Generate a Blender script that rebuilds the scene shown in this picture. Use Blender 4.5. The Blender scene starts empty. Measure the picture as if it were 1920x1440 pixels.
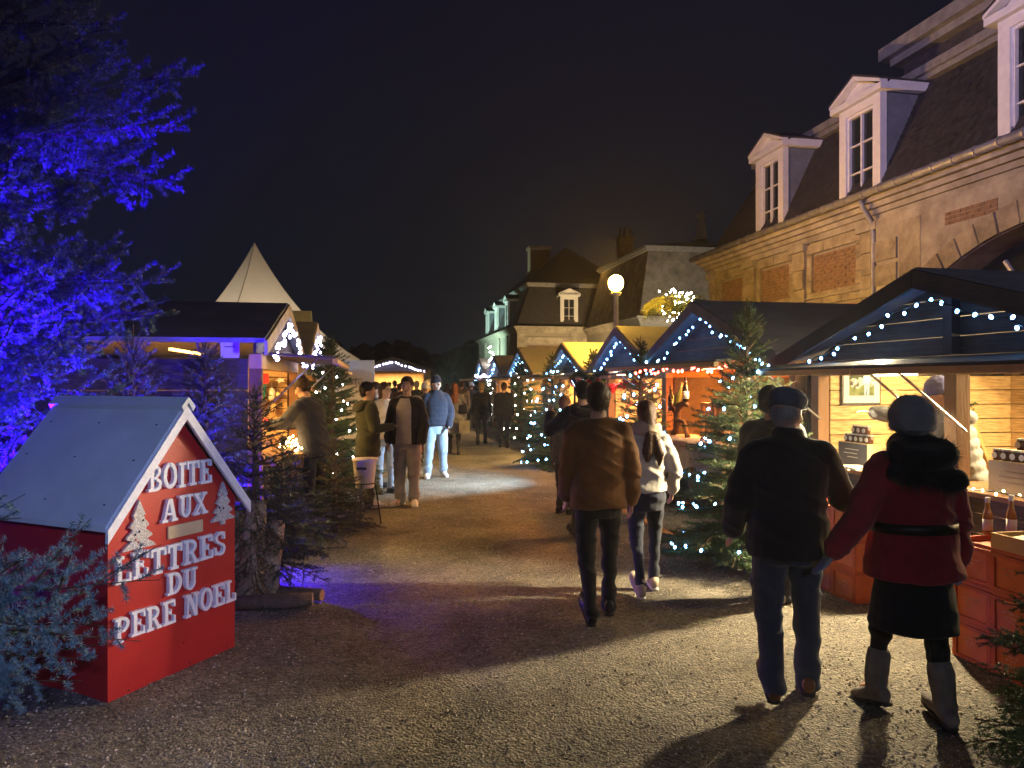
import bpy, bmesh, math, random
import numpy as np
from mathutils import Vector, Matrix

R = math.radians
random.seed(11)
rng = np.random.default_rng(11)
sc = bpy.context.scene
COL = sc.collection

# ---------------------------------------------------------------- camera
F, CX, HY, CH = 1350.0, 960.0, 716.0, 1.75       # focal length and optical axis in photo pixels, eye height in metres
cam_data = bpy.data.cameras.new('camera')
cam_data.sensor_width = 36.0
cam_data.lens = 36.0 * F / 1920.0
cam_data.shift_y = -4.0 / 1920.0
cam_data.clip_start = 0.05
cam_data.clip_end = 2000.0
cam = bpy.data.objects.new('camera', cam_data)
COL.objects.link(cam)
cam.location = (0, 0, CH)
cam.rotation_euler = (R(90), 0, 0)
sc.camera = cam

# ---------------------------------------------------------------- night sky
world = bpy.data.worlds.new('World')
sc.world = world
world.use_nodes = True
wn, wl = world.node_tree.nodes, world.node_tree.links
wn.clear()
w_out = wn.new('ShaderNodeOutputWorld'); w_bg = wn.new('ShaderNodeBackground')
w_tc = wn.new('ShaderNodeTexCoord'); w_sep = wn.new('ShaderNodeSeparateXYZ'); w_rmp = wn.new('ShaderNodeValToRGB')
wl.new(w_tc.outputs['Generated'], w_sep.inputs[0]); wl.new(w_sep.outputs['Z'], w_rmp.inputs[0])
e = w_rmp.color_ramp.elements
e[0].position = 0.0; e[0].color = (0.0055, 0.0075, 0.0105, 1)
e[1].position = 1.0; e[1].color = (0.0034, 0.0035, 0.0085, 1)
n1 = w_rmp.color_ramp.elements.new(0.18); n1.color = (0.0052, 0.0070, 0.0118, 1)
n2 = w_rmp.color_ramp.elements.new(0.42); n2.color = (0.0052, 0.0055, 0.0125, 1)
wl.new(w_rmp.outputs[0], w_bg.inputs[0]); w_bg.inputs[1].default_value = 1.0
wl.new(w_bg.outputs[0], w_out.inputs[0])

# ---------------------------------------------------------------- exposure and renderer
sc.view_settings.view_transform = 'Standard'
sc.view_settings.look = 'None'
sc.view_settings.exposure = 0.0
sc.view_settings.gamma = 1.0
sc.view_settings.use_curve_mapping = False
cy = sc.cycles
cy.use_denoising = True
cy.max_bounces = 5; cy.diffuse_bounces = 3; cy.glossy_bounces = 2; cy.transmission_bounces = 4; cy.transparent_max_bounces = 6
cy.sample_clamp_indirect = 3.0
cy.use_light_tree = True; cy.volume_bounces = 0
cy.caustics_reflective = False; cy.caustics_refractive = False

# ---------------------------------------------------------------- frames
TH = R(10.9)                                       # the market alley runs 10.9 degrees left of the view axis
CT, ST = math.cos(TH), math.sin(TH)
def at(u, v, d):                                   # a photo pixel at a depth in metres
    return Vector(((u - CX) / F * d, d, CH + (HY - v) / F * d))
def gp(u, v):                                      # the ground point seen at a photo pixel
    p = at(u, v, CH * F / (v - HY)); p.z = 0.0
    return p
def RW(q, r, z=0.0):                               # alley frame: q across (right), r along (away)
    return Vector((q * CT - r * ST, q * ST + r * CT, z))

# ---------------------------------------------------------------- lamps
def lamp(kind, name, loc, color, energy, parent=None, size=0.1, target=None, spot=None, blend=0.5, sy=None):
    d = bpy.data.lights.new(name, kind)
    d.color = color; d.energy = energy
    if kind == 'AREA':
        d.size = size
        if sy: d.shape = 'RECTANGLE'; d.size_y = sy
    else:
        d.shadow_soft_size = size
    if kind == 'SPOT':
        d.spot_size = R(spot or 60); d.spot_blend = blend
    o = bpy.data.objects.new(name, d); COL.objects.link(o)
    o.location = loc
    if target is not None:
        o.rotation_euler = (Vector(target) - Vector(loc)).to_track_quat('-Z', 'Y').to_euler()
    if parent: o.parent = parent
    return o

# ---------------------------------------------------------------- mesh builder
class MB:
    def __init__(s):
        s.V, s.FC, s.n = [], [], 0
    def add(s, v, f, m=0):
        v = np.asarray(v, float).reshape(-1, 3)
        if isinstance(f, np.ndarray):
            s.FC.append((f + s.n, m))
        else:
            by = {}
            for q in f: by.setdefault(len(q), []).append(q)
            for q in by.values(): s.FC.append((np.array(q, int) + s.n, m))
        s.V.append(v); s.n += len(v)
        return s
    def box(s, x, y, z, m=0, M=None):
        x0, x1 = sorted(x); y0, y1 = sorted(y); z0, z1 = sorted(z)
        v = [(x0,y0,z0),(x1,y0,z0),(x1,y1,z0),(x0,y1,z0),(x0,y0,z1),(x1,y0,z1),(x1,y1,z1),(x0,y1,z1)]
        if M is not None: v = [M @ Vector(p) for p in v]
        return s.add(v, [(3,2,1,0),(4,5,6,7),(0,1,5,4),(1,2,6,5),(2,3,7,6),(3,0,4,7)], m)
    def prism(s, poly, axis, a0, a1, m=0):         # poly in the two other axes, extruded along axis
        n = len(poly); v = []
        for a in (a0, a1):
            for p in poly:
                v.append((a, p[0], p[1]) if axis == 0 else (p[0], a, p[1]) if axis == 1 else (p[0], p[1], a))
        f = [tuple(range(n))[::-1], tuple(range(n, 2*n))]
        f += [(i, (i+1) % n, n + (i+1) % n, n + i) for i in range(n)]
        return s.add(v, f, m)
    def bar(s, p0, p1, w, h, m=0, up=(0,0,1)):     # rectangular bar between two points
        p0, p1 = Vector(p0), Vector(p1); d = (p1 - p0)
        z = d.normalized(); u = Vector(up)
        if abs(z.dot(u)) > .98: u = Vector((1,0,0))
        x = z.cross(u).normalized() * w / 2; y = x.cross(z).normalized() * h / 2
        v = [p + a*x + b*y for p in (p0, p1) for a, b in ((-1,-1),(1,-1),(1,1),(-1,1))]
        return s.add(v, [(3,2,1,0),(4,5,6,7),(0,1,5,4),(1,2,6,5),(2,3,7,6),(3,0,4,7)], m)
    def tube(s, pts, rad, n=8, m=0, caps=True):    # round tube through points
        pts = [Vector(p) for p in pts]; k = len(pts)
        rad = [rad]*k if not hasattr(rad, '__len__') else rad
        v = []; ref = None
        for i, p in enumerate(pts):
            t = (pts[min(i+1, k-1)] - pts[max(i-1, 0)]).normalized()
            if ref is None:
                ref = Vector((0,0,1)) if abs(t.z) < .9 else Vector((1,0,0))
            x = t.cross(ref).normalized(); y = t.cross(x); ref = -y if False else ref
            for j in range(n):
                a = 2*math.pi*j/n
                v.append(p + (x*math.cos(a) + y*math.sin(a)) * rad[i])
        f = [(i*n+j, i*n+(j+1) % n, (i+1)*n+(j+1) % n, (i+1)*n+j) for i in range(k-1) for j in range(n)]
        if caps: f += [tuple(range(n))[::-1], tuple(range((k-1)*n, k*n))]
        return s.add(v, f, m)
    def rings(s, rs, n=16, m=0, M=None, p=2.0):    # closed loft of (cx,cy,z,rx,ry) rings, p = squareness
        v = []
        for cx, cy_, z, rx, ry in rs:
            for j in range(n):
                a = 2*math.pi*j/n; c, d = math.cos(a), math.sin(a)
                v.append(Vector((cx + rx*math.copysign(abs(c)**(2/p), c), cy_ + ry*math.copysign(abs(d)**(2/p), d), z)))
        if M is not None: v = [M @ q for q in v]
        k = len(rs)
        f = [(i*n+j, i*n+(j+1) % n, (i+1)*n+(j+1) % n, (i+1)*n+j) for i in range(k-1) for j in range(n)]
        f += [tuple(range(n))[::-1], tuple(range((k-1)*n, k*n))]
        return s.add(v, f, m)
    def ell(s, c, r, n=14, k=9, m=0, M=None):      # ellipsoid
        c = Vector(c); v = [Vector((0,0,-1))]
        for i in range(1, k):
            ph = math.pi*i/k - math.pi/2
            for j in range(n):
                a = 2*math.pi*j/n
                v.append(Vector((math.cos(ph)*math.cos(a), math.cos(ph)*math.sin(a), math.sin(ph))))
        v.append(Vector((0,0,1)))
        v = [c + Vector((q.x*r[0], q.y*r[1], q.z*r[2])) for q in v]
        if M is not None: v = [M @ q for q in v]
        f = [(0, 1+(j+1) % n, 1+j) for j in range(n)]
        f += [(1+i*n+j, 1+i*n+(j+1) % n, 1+(i+1)*n+(j+1) % n, 1+(i+1)*n+j) for i in range(k-2) for j in range(n)]
        L = len(v)-1; b = 1+(k-2)*n
        f += [(b+j, b+(j+1) % n, L) for j in range(n)]
        return s.add(v, f, m)
    def cap(s, p0, p1, r0, r1, n=12, m=0):         # tapered capsule
        p0, p1 = Vector(p0), Vector(p1); d = (p1-p0); L = d.length
        z = d.normalized() if L > 1e-6 else Vector((0,0,1))
        x = z.orthogonal().normalized(); y = z.cross(x)
        prof = [(-r0*math.cos(a), r0*math.sin(a)) for a in (.0, .5, 1.05)] + [(0, r0), (L, r1)] + \
               [(L + r1*math.sin(a), r1*math.cos(a)) for a in (.5, 1.05)]
        v = []; 
        for h, rr in prof[1:]:
            for j in range(n):
                a = 2*math.pi*j/n
                v.append(p0 + z*h + (x*math.cos(a) + y*math.sin(a))*rr)
        k = len(prof)-1
        v += [p0 - z*r0, p0 + z*(L+r1)]
        f = [(i*n+j, i*n+(j+1) % n, (i+1)*n+(j+1) % n, (i+1)*n+j) for i in range(k-1) for j in range(n)]
        f += [(k*n, (j+1) % n, j) for j in range(n)] + [((k-1)*n+j, (k-1)*n+(j+1) % n, k*n+1) for j in range(n)]
        return s.add(v, f, m)
    def mesh(s, name, mats=None, smooth=False, fix=True):
        me = bpy.data.meshes.new(name)
        V = np.concatenate(s.V) if s.V else np.zeros((0,3))
        loops = np.concatenate([f.ravel() for f, _ in s.FC]); 
        tot = np.concatenate([np.full(len(f), f.shape[1]) for f, _ in s.FC])
        mi = np.concatenate([np.full(len(f), m) for f, m in s.FC])
        me.vertices.add(len(V)); me.vertices.foreach_set('co', V.ravel().astype(np.float32))
        me.loops.add(len(loops)); me.loops.foreach_set('vertex_index', loops.astype(np.int32))
        me.polygons.add(len(tot))
        me.polygons.foreach_set('loop_start', np.concatenate([[0], np.cumsum(tot)[:-1]]).astype(np.int32))
        me.polygons.foreach_set('material_index', mi.astype(np.int32))
        me.polygons.foreach_set('use_smooth', np.full(len(tot), bool(smooth)))
        me.update(calc_edges=True)
        if fix and len(tot) < 4000:
            bm = bmesh.new(); bm.from_mesh(me); bmesh.ops.recalc_face_normals(bm, faces=bm.faces); bm.to_mesh(me); bm.free()
        for mt in (mats if isinstance(mats, (list, tuple)) else [mats] if mats else []): me.materials.append(mt)
        return me
    def build(s, name, mats=None, parent=None, smooth=False, loc=None, rot=None, fix=True):
        return put(name, s.mesh(name, mats, smooth, fix), parent, loc, rot)

def put(name, me, parent=None, loc=None, rot=None, scale=None):
    o = bpy.data.objects.new(name, me); COL.objects.link(o)
    if loc is not None: o.location = loc
    if rot is not None: o.rotation_euler = rot if hasattr(rot, '__len__') else (0, 0, rot)
    if scale is not None: o.scale = scale if hasattr(scale, '__len__') else (scale,)*3
    if parent is not None: o.parent = parent
    return o
def thing(name, label, cat, loc=(0,0,0), rz=0.0, group=None):
    o = bpy.data.objects.new(name, None); COL.objects.link(o)
    o.location = loc; o.rotation_euler = (0,0,rz); o.empty_display_size = .1
    return tag(o, label, cat, group)
def tag(o, label, cat, group=None):
    o['label'] = label; o['category'] = cat
    if group: o['group'] = group
    return o
def kind(o, k):
    o['kind'] = k
    return o
def copy_tree(o, parent=None):
    c = o.copy(); COL.objects.link(c)
    if parent is not None: c.parent = parent
    for ch in list(o.children): copy_tree(ch, c)
    return c

# ---------------------------------------------------------------- materials
MATS = {}
def mat(name, c, rough=.8, var=.25, scale=8.0, bump=0.0, bscale=60.0, metal=0.0, spec=.3, emit=None, es=0.0,
        c2=None, detail=5.0, stretch=None, alpha=None, trans=0.0, coat=0.0, sheen=0.0, bands=None, sss=0.0):
    if name in MATS: return MATS[name]
    m = bpy.data.materials.new(name); m.use_nodes = True
    N, L = m.node_tree.nodes, m.node_tree.links
    b = N['Principled BSDF']
    b.inputs['Roughness'].default_value = rough; b.inputs['Metallic'].default_value = metal
    b.inputs['Specular IOR Level'].default_value = spec
    if trans: b.inputs['Transmission Weight'].default_value = trans
    if coat: b.inputs['Coat Weight'].default_value = coat
    if sheen: b.inputs['Sheen Weight'].default_value = sheen
    if sss:
        b.inputs['Subsurface Weight'].default_value = sss; b.inputs['Subsurface Scale'].default_value = .01
    tc = N.new('ShaderNodeTexCoord'); src = tc.outputs['Object']
    if stretch:
        mp = N.new('ShaderNodeMapping'); mp.inputs['Scale'].default_value = stretch
        L.new(src, mp.inputs[0]); src = mp.outputs[0]
    if c2 is None: c2 = tuple(max(0, x*(1-var)) for x in c); c1 = tuple(min(1, x*(1+var*.6)) for x in c)
    else: c1 = c
    nz = N.new('ShaderNodeTexNoise'); nz.inputs['Scale'].default_value = scale; nz.inputs['Detail'].default_value = detail
    nz.inputs['Roughness'].default_value = .65
    L.new(src, nz.inputs['Vector'])
    rp = N.new('ShaderNodeValToRGB'); rp.color_ramp.elements[0].position = .32; rp.color_ramp.elements[1].position = .68
    rp.color_ramp.elements[0].color = (*c2, 1); rp.color_ramp.elements[1].color = (*c1, 1)
    L.new(nz.outputs[0], rp.inputs[0])
    col = rp.outputs[0]
    if bands:                                         # sawn-wood grain: stretched wave over the tone
        wv = N.new('ShaderNodeTexNoise'); wv.inputs['Scale'].default_value = bands[0]; wv.inputs['Detail'].default_value = 3
        mp2 = N.new('ShaderNodeMapping'); mp2.inputs['Scale'].default_value = bands[1]
        L.new(tc.outputs['Object'], mp2.inputs[0]); L.new(mp2.outputs[0], wv.inputs['Vector'])
        mx = N.new('ShaderNodeMixRGB'); mx.blend_type = 'MULTIPLY'; mx.inputs[0].default_value = bands[2]
        rr = N.new('ShaderNodeValToRGB'); rr.color_ramp.elements[0].position = .42; rr.color_ramp.elements[1].position = .56
        rr.color_ramp.elements[0].color = (.35,.24,.16,1); rr.color_ramp.elements[1].color = (1,1,1,1)
        L.new(wv.outputs[0], rr.inputs[0]); L.new(col, mx.inputs[1]); L.new(rr.outputs[0], mx.inputs[2]); col = mx.outputs[0]
    L.new(col, b.inputs['Base Color'])
    if bump:
        bn = N.new('ShaderNodeTexNoise'); bn.inputs['Scale'].default_value = bscale; bn.inputs['Detail'].default_value = 6
        bp = N.new('ShaderNodeBump'); bp.inputs['Strength'].default_value = bump; bp.inputs['Distance'].default_value = .02
        L.new(src, bn.inputs['Vector']); L.new(bn.outputs[0], bp.inputs['Height']); L.new(bp.outputs[0], b.inputs['Normal'])
    if emit:
        b.inputs['Emission Color'].default_value = (*emit, 1); b.inputs['Emission Strength'].default_value = es
    MATS[name] = m
    return m
def glow(name, c, s):
    if name in MATS: return MATS[name]
    m = bpy.data.materials.new(name); m.use_nodes = True
    N = m.node_tree.nodes; b = N['Principled BSDF']
    b.inputs['Base Color'].default_value = (*c, 1); b.inputs['Emission Color'].default_value = (*c, 1)
    b.inputs['Emission Strength'].default_value = s
    MATS[name] = m
    return m

# numpy value noise used to crease cloth, roughen foliage and split stone
_perm = rng.random(4096)
def vnoise(P, sc_):
    P = P*sc_ + 1000.0
    I = np.floor(P).astype(int); Fr = P - I; Fr = Fr*Fr*(3-2*Fr)
    out = np.zeros(len(P))
    for dx in (0,1):
        for dy in (0,1):
            for dz in (0,1):
                h = ((I[:,0]+dx)*73 + (I[:,1]+dy)*1931 + (I[:,2]+dz)*523) % 4096
                w = (Fr[:,0] if dx else 1-Fr[:,0])*(Fr[:,1] if dy else 1-Fr[:,1])*(Fr[:,2] if dz else 1-Fr[:,2])
                out += _perm[h]*w
    return out - .5

# thin triangles bristling along segments: conifer needles, fur
def needles(mb, P0, P1, per_m, L, w, fwd=.55, m=0, jit=.35, flat=0.0):
    P0 = np.asarray(P0, float); P1 = np.asarray(P1, float)
    D = P1-P0; ln = np.linalg.norm(D, axis=1); ln[ln < 1e-6] = 1e-6
    cnt = np.maximum(1, rng.poisson(ln*per_m))
    ix = np.repeat(np.arange(len(P0)), cnt); n = len(ix)
    ax = (D/ln[:,None])[ix]
    base = P0[ix] + D[ix]*rng.random(n)[:,None]
    rv = rng.normal(size=(n,3)); rv[:,2] *= (1-flat)
    rad = rv - ax*np.sum(rv*ax, axis=1)[:,None]; rad /= np.linalg.norm(rad, axis=1)[:,None]+1e-9
    dr = rad + ax*(fwd + jit*(rng.random(n)-.5))[:,None]; dr /= np.linalg.norm(dr, axis=1)[:,None]
    sd = np.cross(dr, rng.normal(size=(n,3))); sd /= np.linalg.norm(sd, axis=1)[:,None]+1e-9
    ll = (L*(.7+.5*rng.random(n)))[:,None]
    v = np.stack([base - sd*w/2, base + sd*w/2, base + dr*ll], axis=1).reshape(-1,3)
    mb.add(v, np.arange(3*n).reshape(-1,3), m)
def twigs(mb, segs, m=0):                            # thin three-sided sticks, one per segment
    S = np.array([[*a, *b] for a, b, _, _ in segs]); r0 = np.array([s[2] for s in segs]); r1 = np.array([s[3] for s in segs])
    P0, P1 = S[:,:3], S[:,3:]; D = P1-P0; D = D/(np.linalg.norm(D, axis=1)[:,None]+1e-9)
    ref = np.tile([0.3,0.2,.93], (len(S),1)); X = np.cross(D, ref); X /= np.linalg.norm(X, axis=1)[:,None]+1e-9; Y = np.cross(D, X)
    v = []
    for P, r in ((P0, r0), (P1, r1)):
        for a in (0, 2.094, 4.189): v.append(P + (X*math.cos(a) + Y*math.sin(a))*r[:,None])
    v = np.stack(v, axis=1).reshape(-1,3); b = np.arange(len(S))[:,None]*6
    f = np.concatenate([b+np.array([[0,1,4,3]]), b+np.array([[1,2,5,4]]), b+np.array([[2,0,3,5]])])
    mb.add(v, f, m)
# ================================================================ palette
M_STONE = mat('limestone', (.33,.285,.21), .9, .45, 3.0, .5, 24)
M_STONE2 = mat('limestone_pale', (.36,.325,.26), .9, .4, 2.2, .45, 22)
M_BRICK = mat('red_brick', (.30,.185,.11), .92, .5, 7.0, .5, 70, c2=(.16,.10,.07))
M_MORTAR = mat('mortar', (.30,.27,.22), .95, .3, 20, .3, 80)
M_SLATE = mat('slate', (.055,.052,.055), .55, .45, 6.0, .25, 50)
M_SLATE_W = mat('weathered_slate', (.20,.18,.155), .8, .5, 1.6, .4, 22)
M_ZINC = mat('zinc', (.33,.32,.31), .5, .3, 5, .12, 40, metal=.4)
M_WHITEP = mat('white_paint', (.74,.73,.71), .5, .1, 6, .05, 40)
M_LEADGREY = mat('lead_sheet', (.17,.19,.22), .6, .2, 4, .1, 30)
M_GLASS = mat('window_glass', (.02,.025,.03), .06, .2, 2, 0, spec=.6)
M_DARKIN = mat('dark_interior', (.012,.012,.014), .9)
M_IRON = mat('black_iron', (.025,.025,.028), .5, .3, 12, .1, 60, metal=.5)
M_STEEL = mat('steel', (.55,.55,.56), .3, .15, 8, .05, 60, metal=.9)
M_CHALET = mat('stained_dark_board', (.085,.075,.068), .7, .35, 3, .25, 40, stretch=(1,.15,1), bands=(9,(1,.5,14),.5))
M_CHALET_G = mat('blue_grey_board', (.13,.145,.16), .6, .25, 3, .2, 40, bands=(8,(.5,.5,12),.35))
M_PINE = mat('pine_board', (.66,.44,.20), .65, .25, 2.2, .15, 40, bands=(7,(.7,.7,16),.55), detail=3)
M_PINE_D = mat('pine_brace', (.58,.37,.16), .65, .25, 4, .15, 40)
M_OAK = mat('brown_post', (.22,.115,.055), .6, .35, 4, .2, 50, stretch=(1,1,.12))
M_RAKE = mat('rake_board', (.21,.205,.20), .7, .3, 4, .15, 40)
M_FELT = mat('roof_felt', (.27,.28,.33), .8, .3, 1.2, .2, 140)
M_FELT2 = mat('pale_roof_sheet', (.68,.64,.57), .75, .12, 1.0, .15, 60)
M_CANVAS = mat('white_canvas', (.72,.69,.64), .7, .12, 1.2, .08, 8)
def translucent(m, c, f):                                        # thin cloth lets some of the light behind it through
    N, L = m.node_tree.nodes, m.node_tree.links
    t = N.new('ShaderNodeBsdfTranslucent'); t.inputs[0].default_value = (*c, 1); mx = N.new('ShaderNodeMixShader'); mx.inputs[0].default_value = f
    L.new(N['Principled BSDF'].outputs[0], mx.inputs[1]); L.new(t.outputs[0], mx.inputs[2]); L.new(mx.outputs[0], N['Material Output'].inputs[0])
translucent(M_CANVAS, (.75,.72,.68), .45)
M_BULB = glow('cool_bulb', (.17,.44,1.0), 34.0)
M_BULB_T = glow('cool_tree_bulb', (.19,.50,1.0), 42.0)
M_BULB_TW = glow('white_tree_bulb', (.95,.88,.85), 42.0)
M_BULB_W = glow('white_bulb', (.62,.60,1.0), 30.0)
M_BULB_A = glow('amber_bulb', (1.0,.62,.22), 40.0)
M_CABLE = mat('black_cable', (.012,.014,.012), .6)

# ================================================================ ground
def ground():
    m = bpy.data.materials.new('gravel'); m.use_nodes = True
    N, L = m.node_tree.nodes, m.node_tree.links; b = N['Principled BSDF']
    b.inputs['Roughness'].default_value = .88; b.inputs['Specular IOR Level'].default_value = .25
    tc = N.new('ShaderNodeTexCoord')
    vo = N.new('ShaderNodeTexVoronoi'); vo.inputs['Scale'].default_value = 62; vo.inputs['Randomness'].default_value = 1
    n1 = N.new('ShaderNodeTexNoise'); n1.inputs['Scale'].default_value = 1.1; n1.inputs['Detail'].default_value = 8; n1.inputs['Roughness'].default_value = .7
    n2 = N.new('ShaderNodeTexNoise'); n2.inputs['Scale'].default_value = 26; n2.inputs['Detail'].default_value = 6; n2.inputs['Roughness'].default_value = .8
    for x in (vo, n1, n2): L.new(tc.outputs['Object'], x.inputs['Vector'])
    r1 = N.new('ShaderNodeValToRGB'); r1.color_ramp.elements[0].position = .3; r1.color_ramp.elements[1].position = .72
    r1.color_ramp.elements[0].color = (.095,.089,.074,1); r1.color_ramp.elements[1].color = (.30,.283,.24,1)
    L.new(n1.outputs[0], r1.inputs[0])
    r2 = N.new('ShaderNodeValToRGB'); cr = r2.color_ramp
    cr.elements[0].position = 0; cr.elements[0].color = (.45,.45,.45,1); cr.elements[1].position = 1; cr.elements[1].color = (1.5,1.45,1.35,1)
    sp = N.new('ShaderNodeSeparateColor'); L.new(vo.outputs['Color'], sp.inputs[0]); L.new(sp.outputs[0], r2.inputs[0])
    mx = N.new('ShaderNodeMixRGB'); mx.blend_type = 'MULTIPLY'; mx.inputs[0].default_value = .8
    L.new(r1.outputs[0], mx.inputs[1]); L.new(r2.outputs[0], mx.inputs[2])
    r3 = N.new('ShaderNodeValToRGB'); r3.color_ramp.elements[0].position = .3; r3.color_ramp.elements[1].position = .7
    r3.color_ramp.elements[0].color = (.45,.42,.4,1); r3.color_ramp.elements[1].color = (1.25,1.2,1.15,1); L.new(n2.outputs[0], r3.inputs[0])
    mx2 = N.new('ShaderNodeMixRGB'); mx2.blend_type = 'MULTIPLY'; mx2.inputs[0].default_value = .9
    L.new(mx.outputs[0], mx2.inputs[1]); L.new(r3.outputs[0], mx2.inputs[2]); L.new(mx2.outputs[0], b.inputs['Base Color'])
    ad = N.new('ShaderNodeMath'); ad.operation = 'SUBTRACT'
    L.new(n2.outputs[0], ad.inputs[0]); L.new(vo.outputs['Distance'], ad.inputs[1])
    bp = N.new('ShaderNodeBump'); bp.inputs['Strength'].default_value = .9; bp.inputs['Distance'].default_value = .014
    L.new(ad.outputs[0], bp.inputs['Height']); L.new(bp.outputs[0], b.inputs['Normal'])
    # one sheet, finely rolled near the alley and reaching the horizon
    xs = np.concatenate([[-700,-200,-60,-25], np.arange(-12,12.01,.12), [25,60,200,700]])
    ys = np.concatenate([[-200,-40,-8], np.arange(0,20.01,.12), np.arange(21,60,2.0), [80,150,400,1200]])
    X, Y = np.meshgrid(xs, ys); P = np.stack([X.ravel(), Y.ravel(), np.zeros(X.size)], 1)
    near = (np.abs(P[:,0]) < 12) & (P[:,1] > 0) & (P[:,1] < 20)
    P[:,2] = np.where(near, .022*vnoise(P, 1.3) + .016*vnoise(P, 3.7) + .01*vnoise(P, 7.0), 0) - .006
    nx, ny = len(xs), len(ys); i = np.arange((ny-1)*(nx-1)); a = (i//(nx-1))*nx + i % (nx-1)
    mb = MB(); mb.add(P, np.stack([a, a+1, a+1+nx, a+nx], 1))
    o = mb.build('ground', m, smooth=True); kind(o, 'structure')
    # loose stones lying on the sheet
    n = 42000
    d = 2.6 + 9.5*rng.random(n)**1.7; u = -120 + 2160*rng.random(n)
    x = (u-CX)/F*d; y = d
    P = np.stack([x, y, np.zeros(n)], 1); z = .022*vnoise(P,1.3)+.016*vnoise(P,3.7)+.01*vnoise(P,7.0)-.006
    s = (.0030 + .0080*rng.random(n)**3)
    oc = np.array([[1,0,0],[0,1,0],[-1,0,0],[0,-1,0],[0,0,1],[0,0,-1]], float)
    V = oc[None]*(.6+.8*rng.random((n,6,1)))*s[:,None,None]; V[:,:,2] *= .7
    th = rng.random(n)*6.28; c, sn = np.cos(th)[:,None], np.sin(th)[:,None]
    W = V.copy(); W[:,:,0] = V[:,:,0]*c - V[:,:,1]*sn; W[:,:,1] = V[:,:,0]*sn + V[:,:,1]*c
    W += np.stack([x, y, z + s*.35], 1)[:,None,:]
    fo = np.array([[0,1,4],[1,2,4],[2,3,4],[3,0,4],[1,0,5],[2,1,5],[3,2,5],[0,3,5]])
    Fs = (np.arange(n)[:,None,None]*6 + fo[None]).reshape(-1,3)
    mb = MB(); mb.add(W.reshape(-1,3), Fs)
    st = mat('loose_stone', (.55,.49,.39), .7, .6, 40, 0, c2=(.10,.08,.06), detail=1)
    o = mb.build('gravel', st, fix=False); kind(o, 'stuff')
    o['label'] = 'loose pale gravel stones scattered over the alley'; o['category'] = 'gravel'
ground()

# ================================================================ buildings
def window_unit(par, w, h, y, z0, cols, rows, frame=M_WHITEP):   # a casement in the plane y, its panes and bars as pieces
    fr = MB(); t = .055
    fr.box((-w/2, -w/2+t), (y-.05, y+.03), (z0, z0+h)); fr.box((w/2-t, w/2), (y-.05, y+.03), (z0, z0+h))
    fr.box((-w/2+t, w/2-t), (y-.05, y+.03), (z0, z0+t)); fr.box((-w/2+t, w/2-t), (y-.05, y+.03), (z0+h-t, z0+h))
    fr.build('window_frame', frame, par)
    iw, ih = w-2*t, h-2*t
    for i in range(1, cols):
        MB().box((-iw/2+iw*i/cols-.02, -iw/2+iw*i/cols+.02), (y-.04, y+.018), (z0+t, z0+h-t)).build('mullion', frame, par)
    for j in range(1, rows):
        MB().box((-iw/2, iw/2), (y-.03, y+.012), (z0+t+ih*j/rows-.014, z0+t+ih*j/rows+.014)).build('glazing_bar', frame, par)
    for i in range(cols):
        for j in range(rows):
            MB().box((-iw/2+iw*i/cols, -iw/2+iw*(i+1)/cols), (y+.013, y+.017), (z0+t+ih*j/rows, z0+t+ih*(j+1)/rows)).build('pane', M_GLASS, par)

def dormer(bld, loc, rz, w=1.22, h=1.95, depth=1.25):
    c = MB()                                                     # lead-clad cheeks and little roof
    c.box((-w/2+.03, -w/2+.08), (.10, depth), (0, h)); c.box((w/2-.08, w/2-.03), (.10, depth), (0, h))
    for s in (-1, 1):
        c.prism([(0, h+.52), (s*(w/2+.16), h+.17), (s*(w/2+.16), h+.21), (0, h+.565)], 1, -.16, depth+.25, 1)
    d = c.build('dormer', [M_LEADGREY, M_SLATE], bld, loc=loc, rot=(0,0,rz))
    f = MB()                                                     # white front: jambs, head, sill
    f.box((-w/2, -w/2+.21), (-.02, .12), (0, h)); f.box((w/2-.21, w/2), (-.02, .12), (0, h))
    f.box((-w/2+.21, w/2-.21), (-.02, .12), (h-.16, h)); f.box((-w/2-.04, w/2+.04), (-.07, .09), (-.07, 0))
    f.build('dormer_front', M_WHITEP, d)
    p = MB()                                                     # pediment with raking mouldings and cornice returns
    p.prism([(-w/2-.02, h+.12), (w/2+.02, h+.12), (0, h+.46)], 1, .0, .06)
    p.box((-w/2-.15, w/2+.15), (-.13, .10), (h, h+.12))
    for s in (-1, 1):
        p.prism([(0, h+.43), (s*(w/2+.15), h+.12), (s*(w/2+.15), h+.20), (0, h+.54)], 1, -.15, .02)
        p.box((s*(w/2+.012), s*(w/2+.15)), (.10, depth*.95), (h-.0, h+.17))
    p.build('pediment', M_WHITEP, d)
    window_unit(d, w-.42, h-.16, .07, 0, 2, 3)
    MB().box((-w/2+.21, w/2-.21), (.11, .12), (0, h-.16)).build('dark_backing', M_DARKIN, d)  # near-black sheet whose colour stands in for the unlit room
    return d

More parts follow.
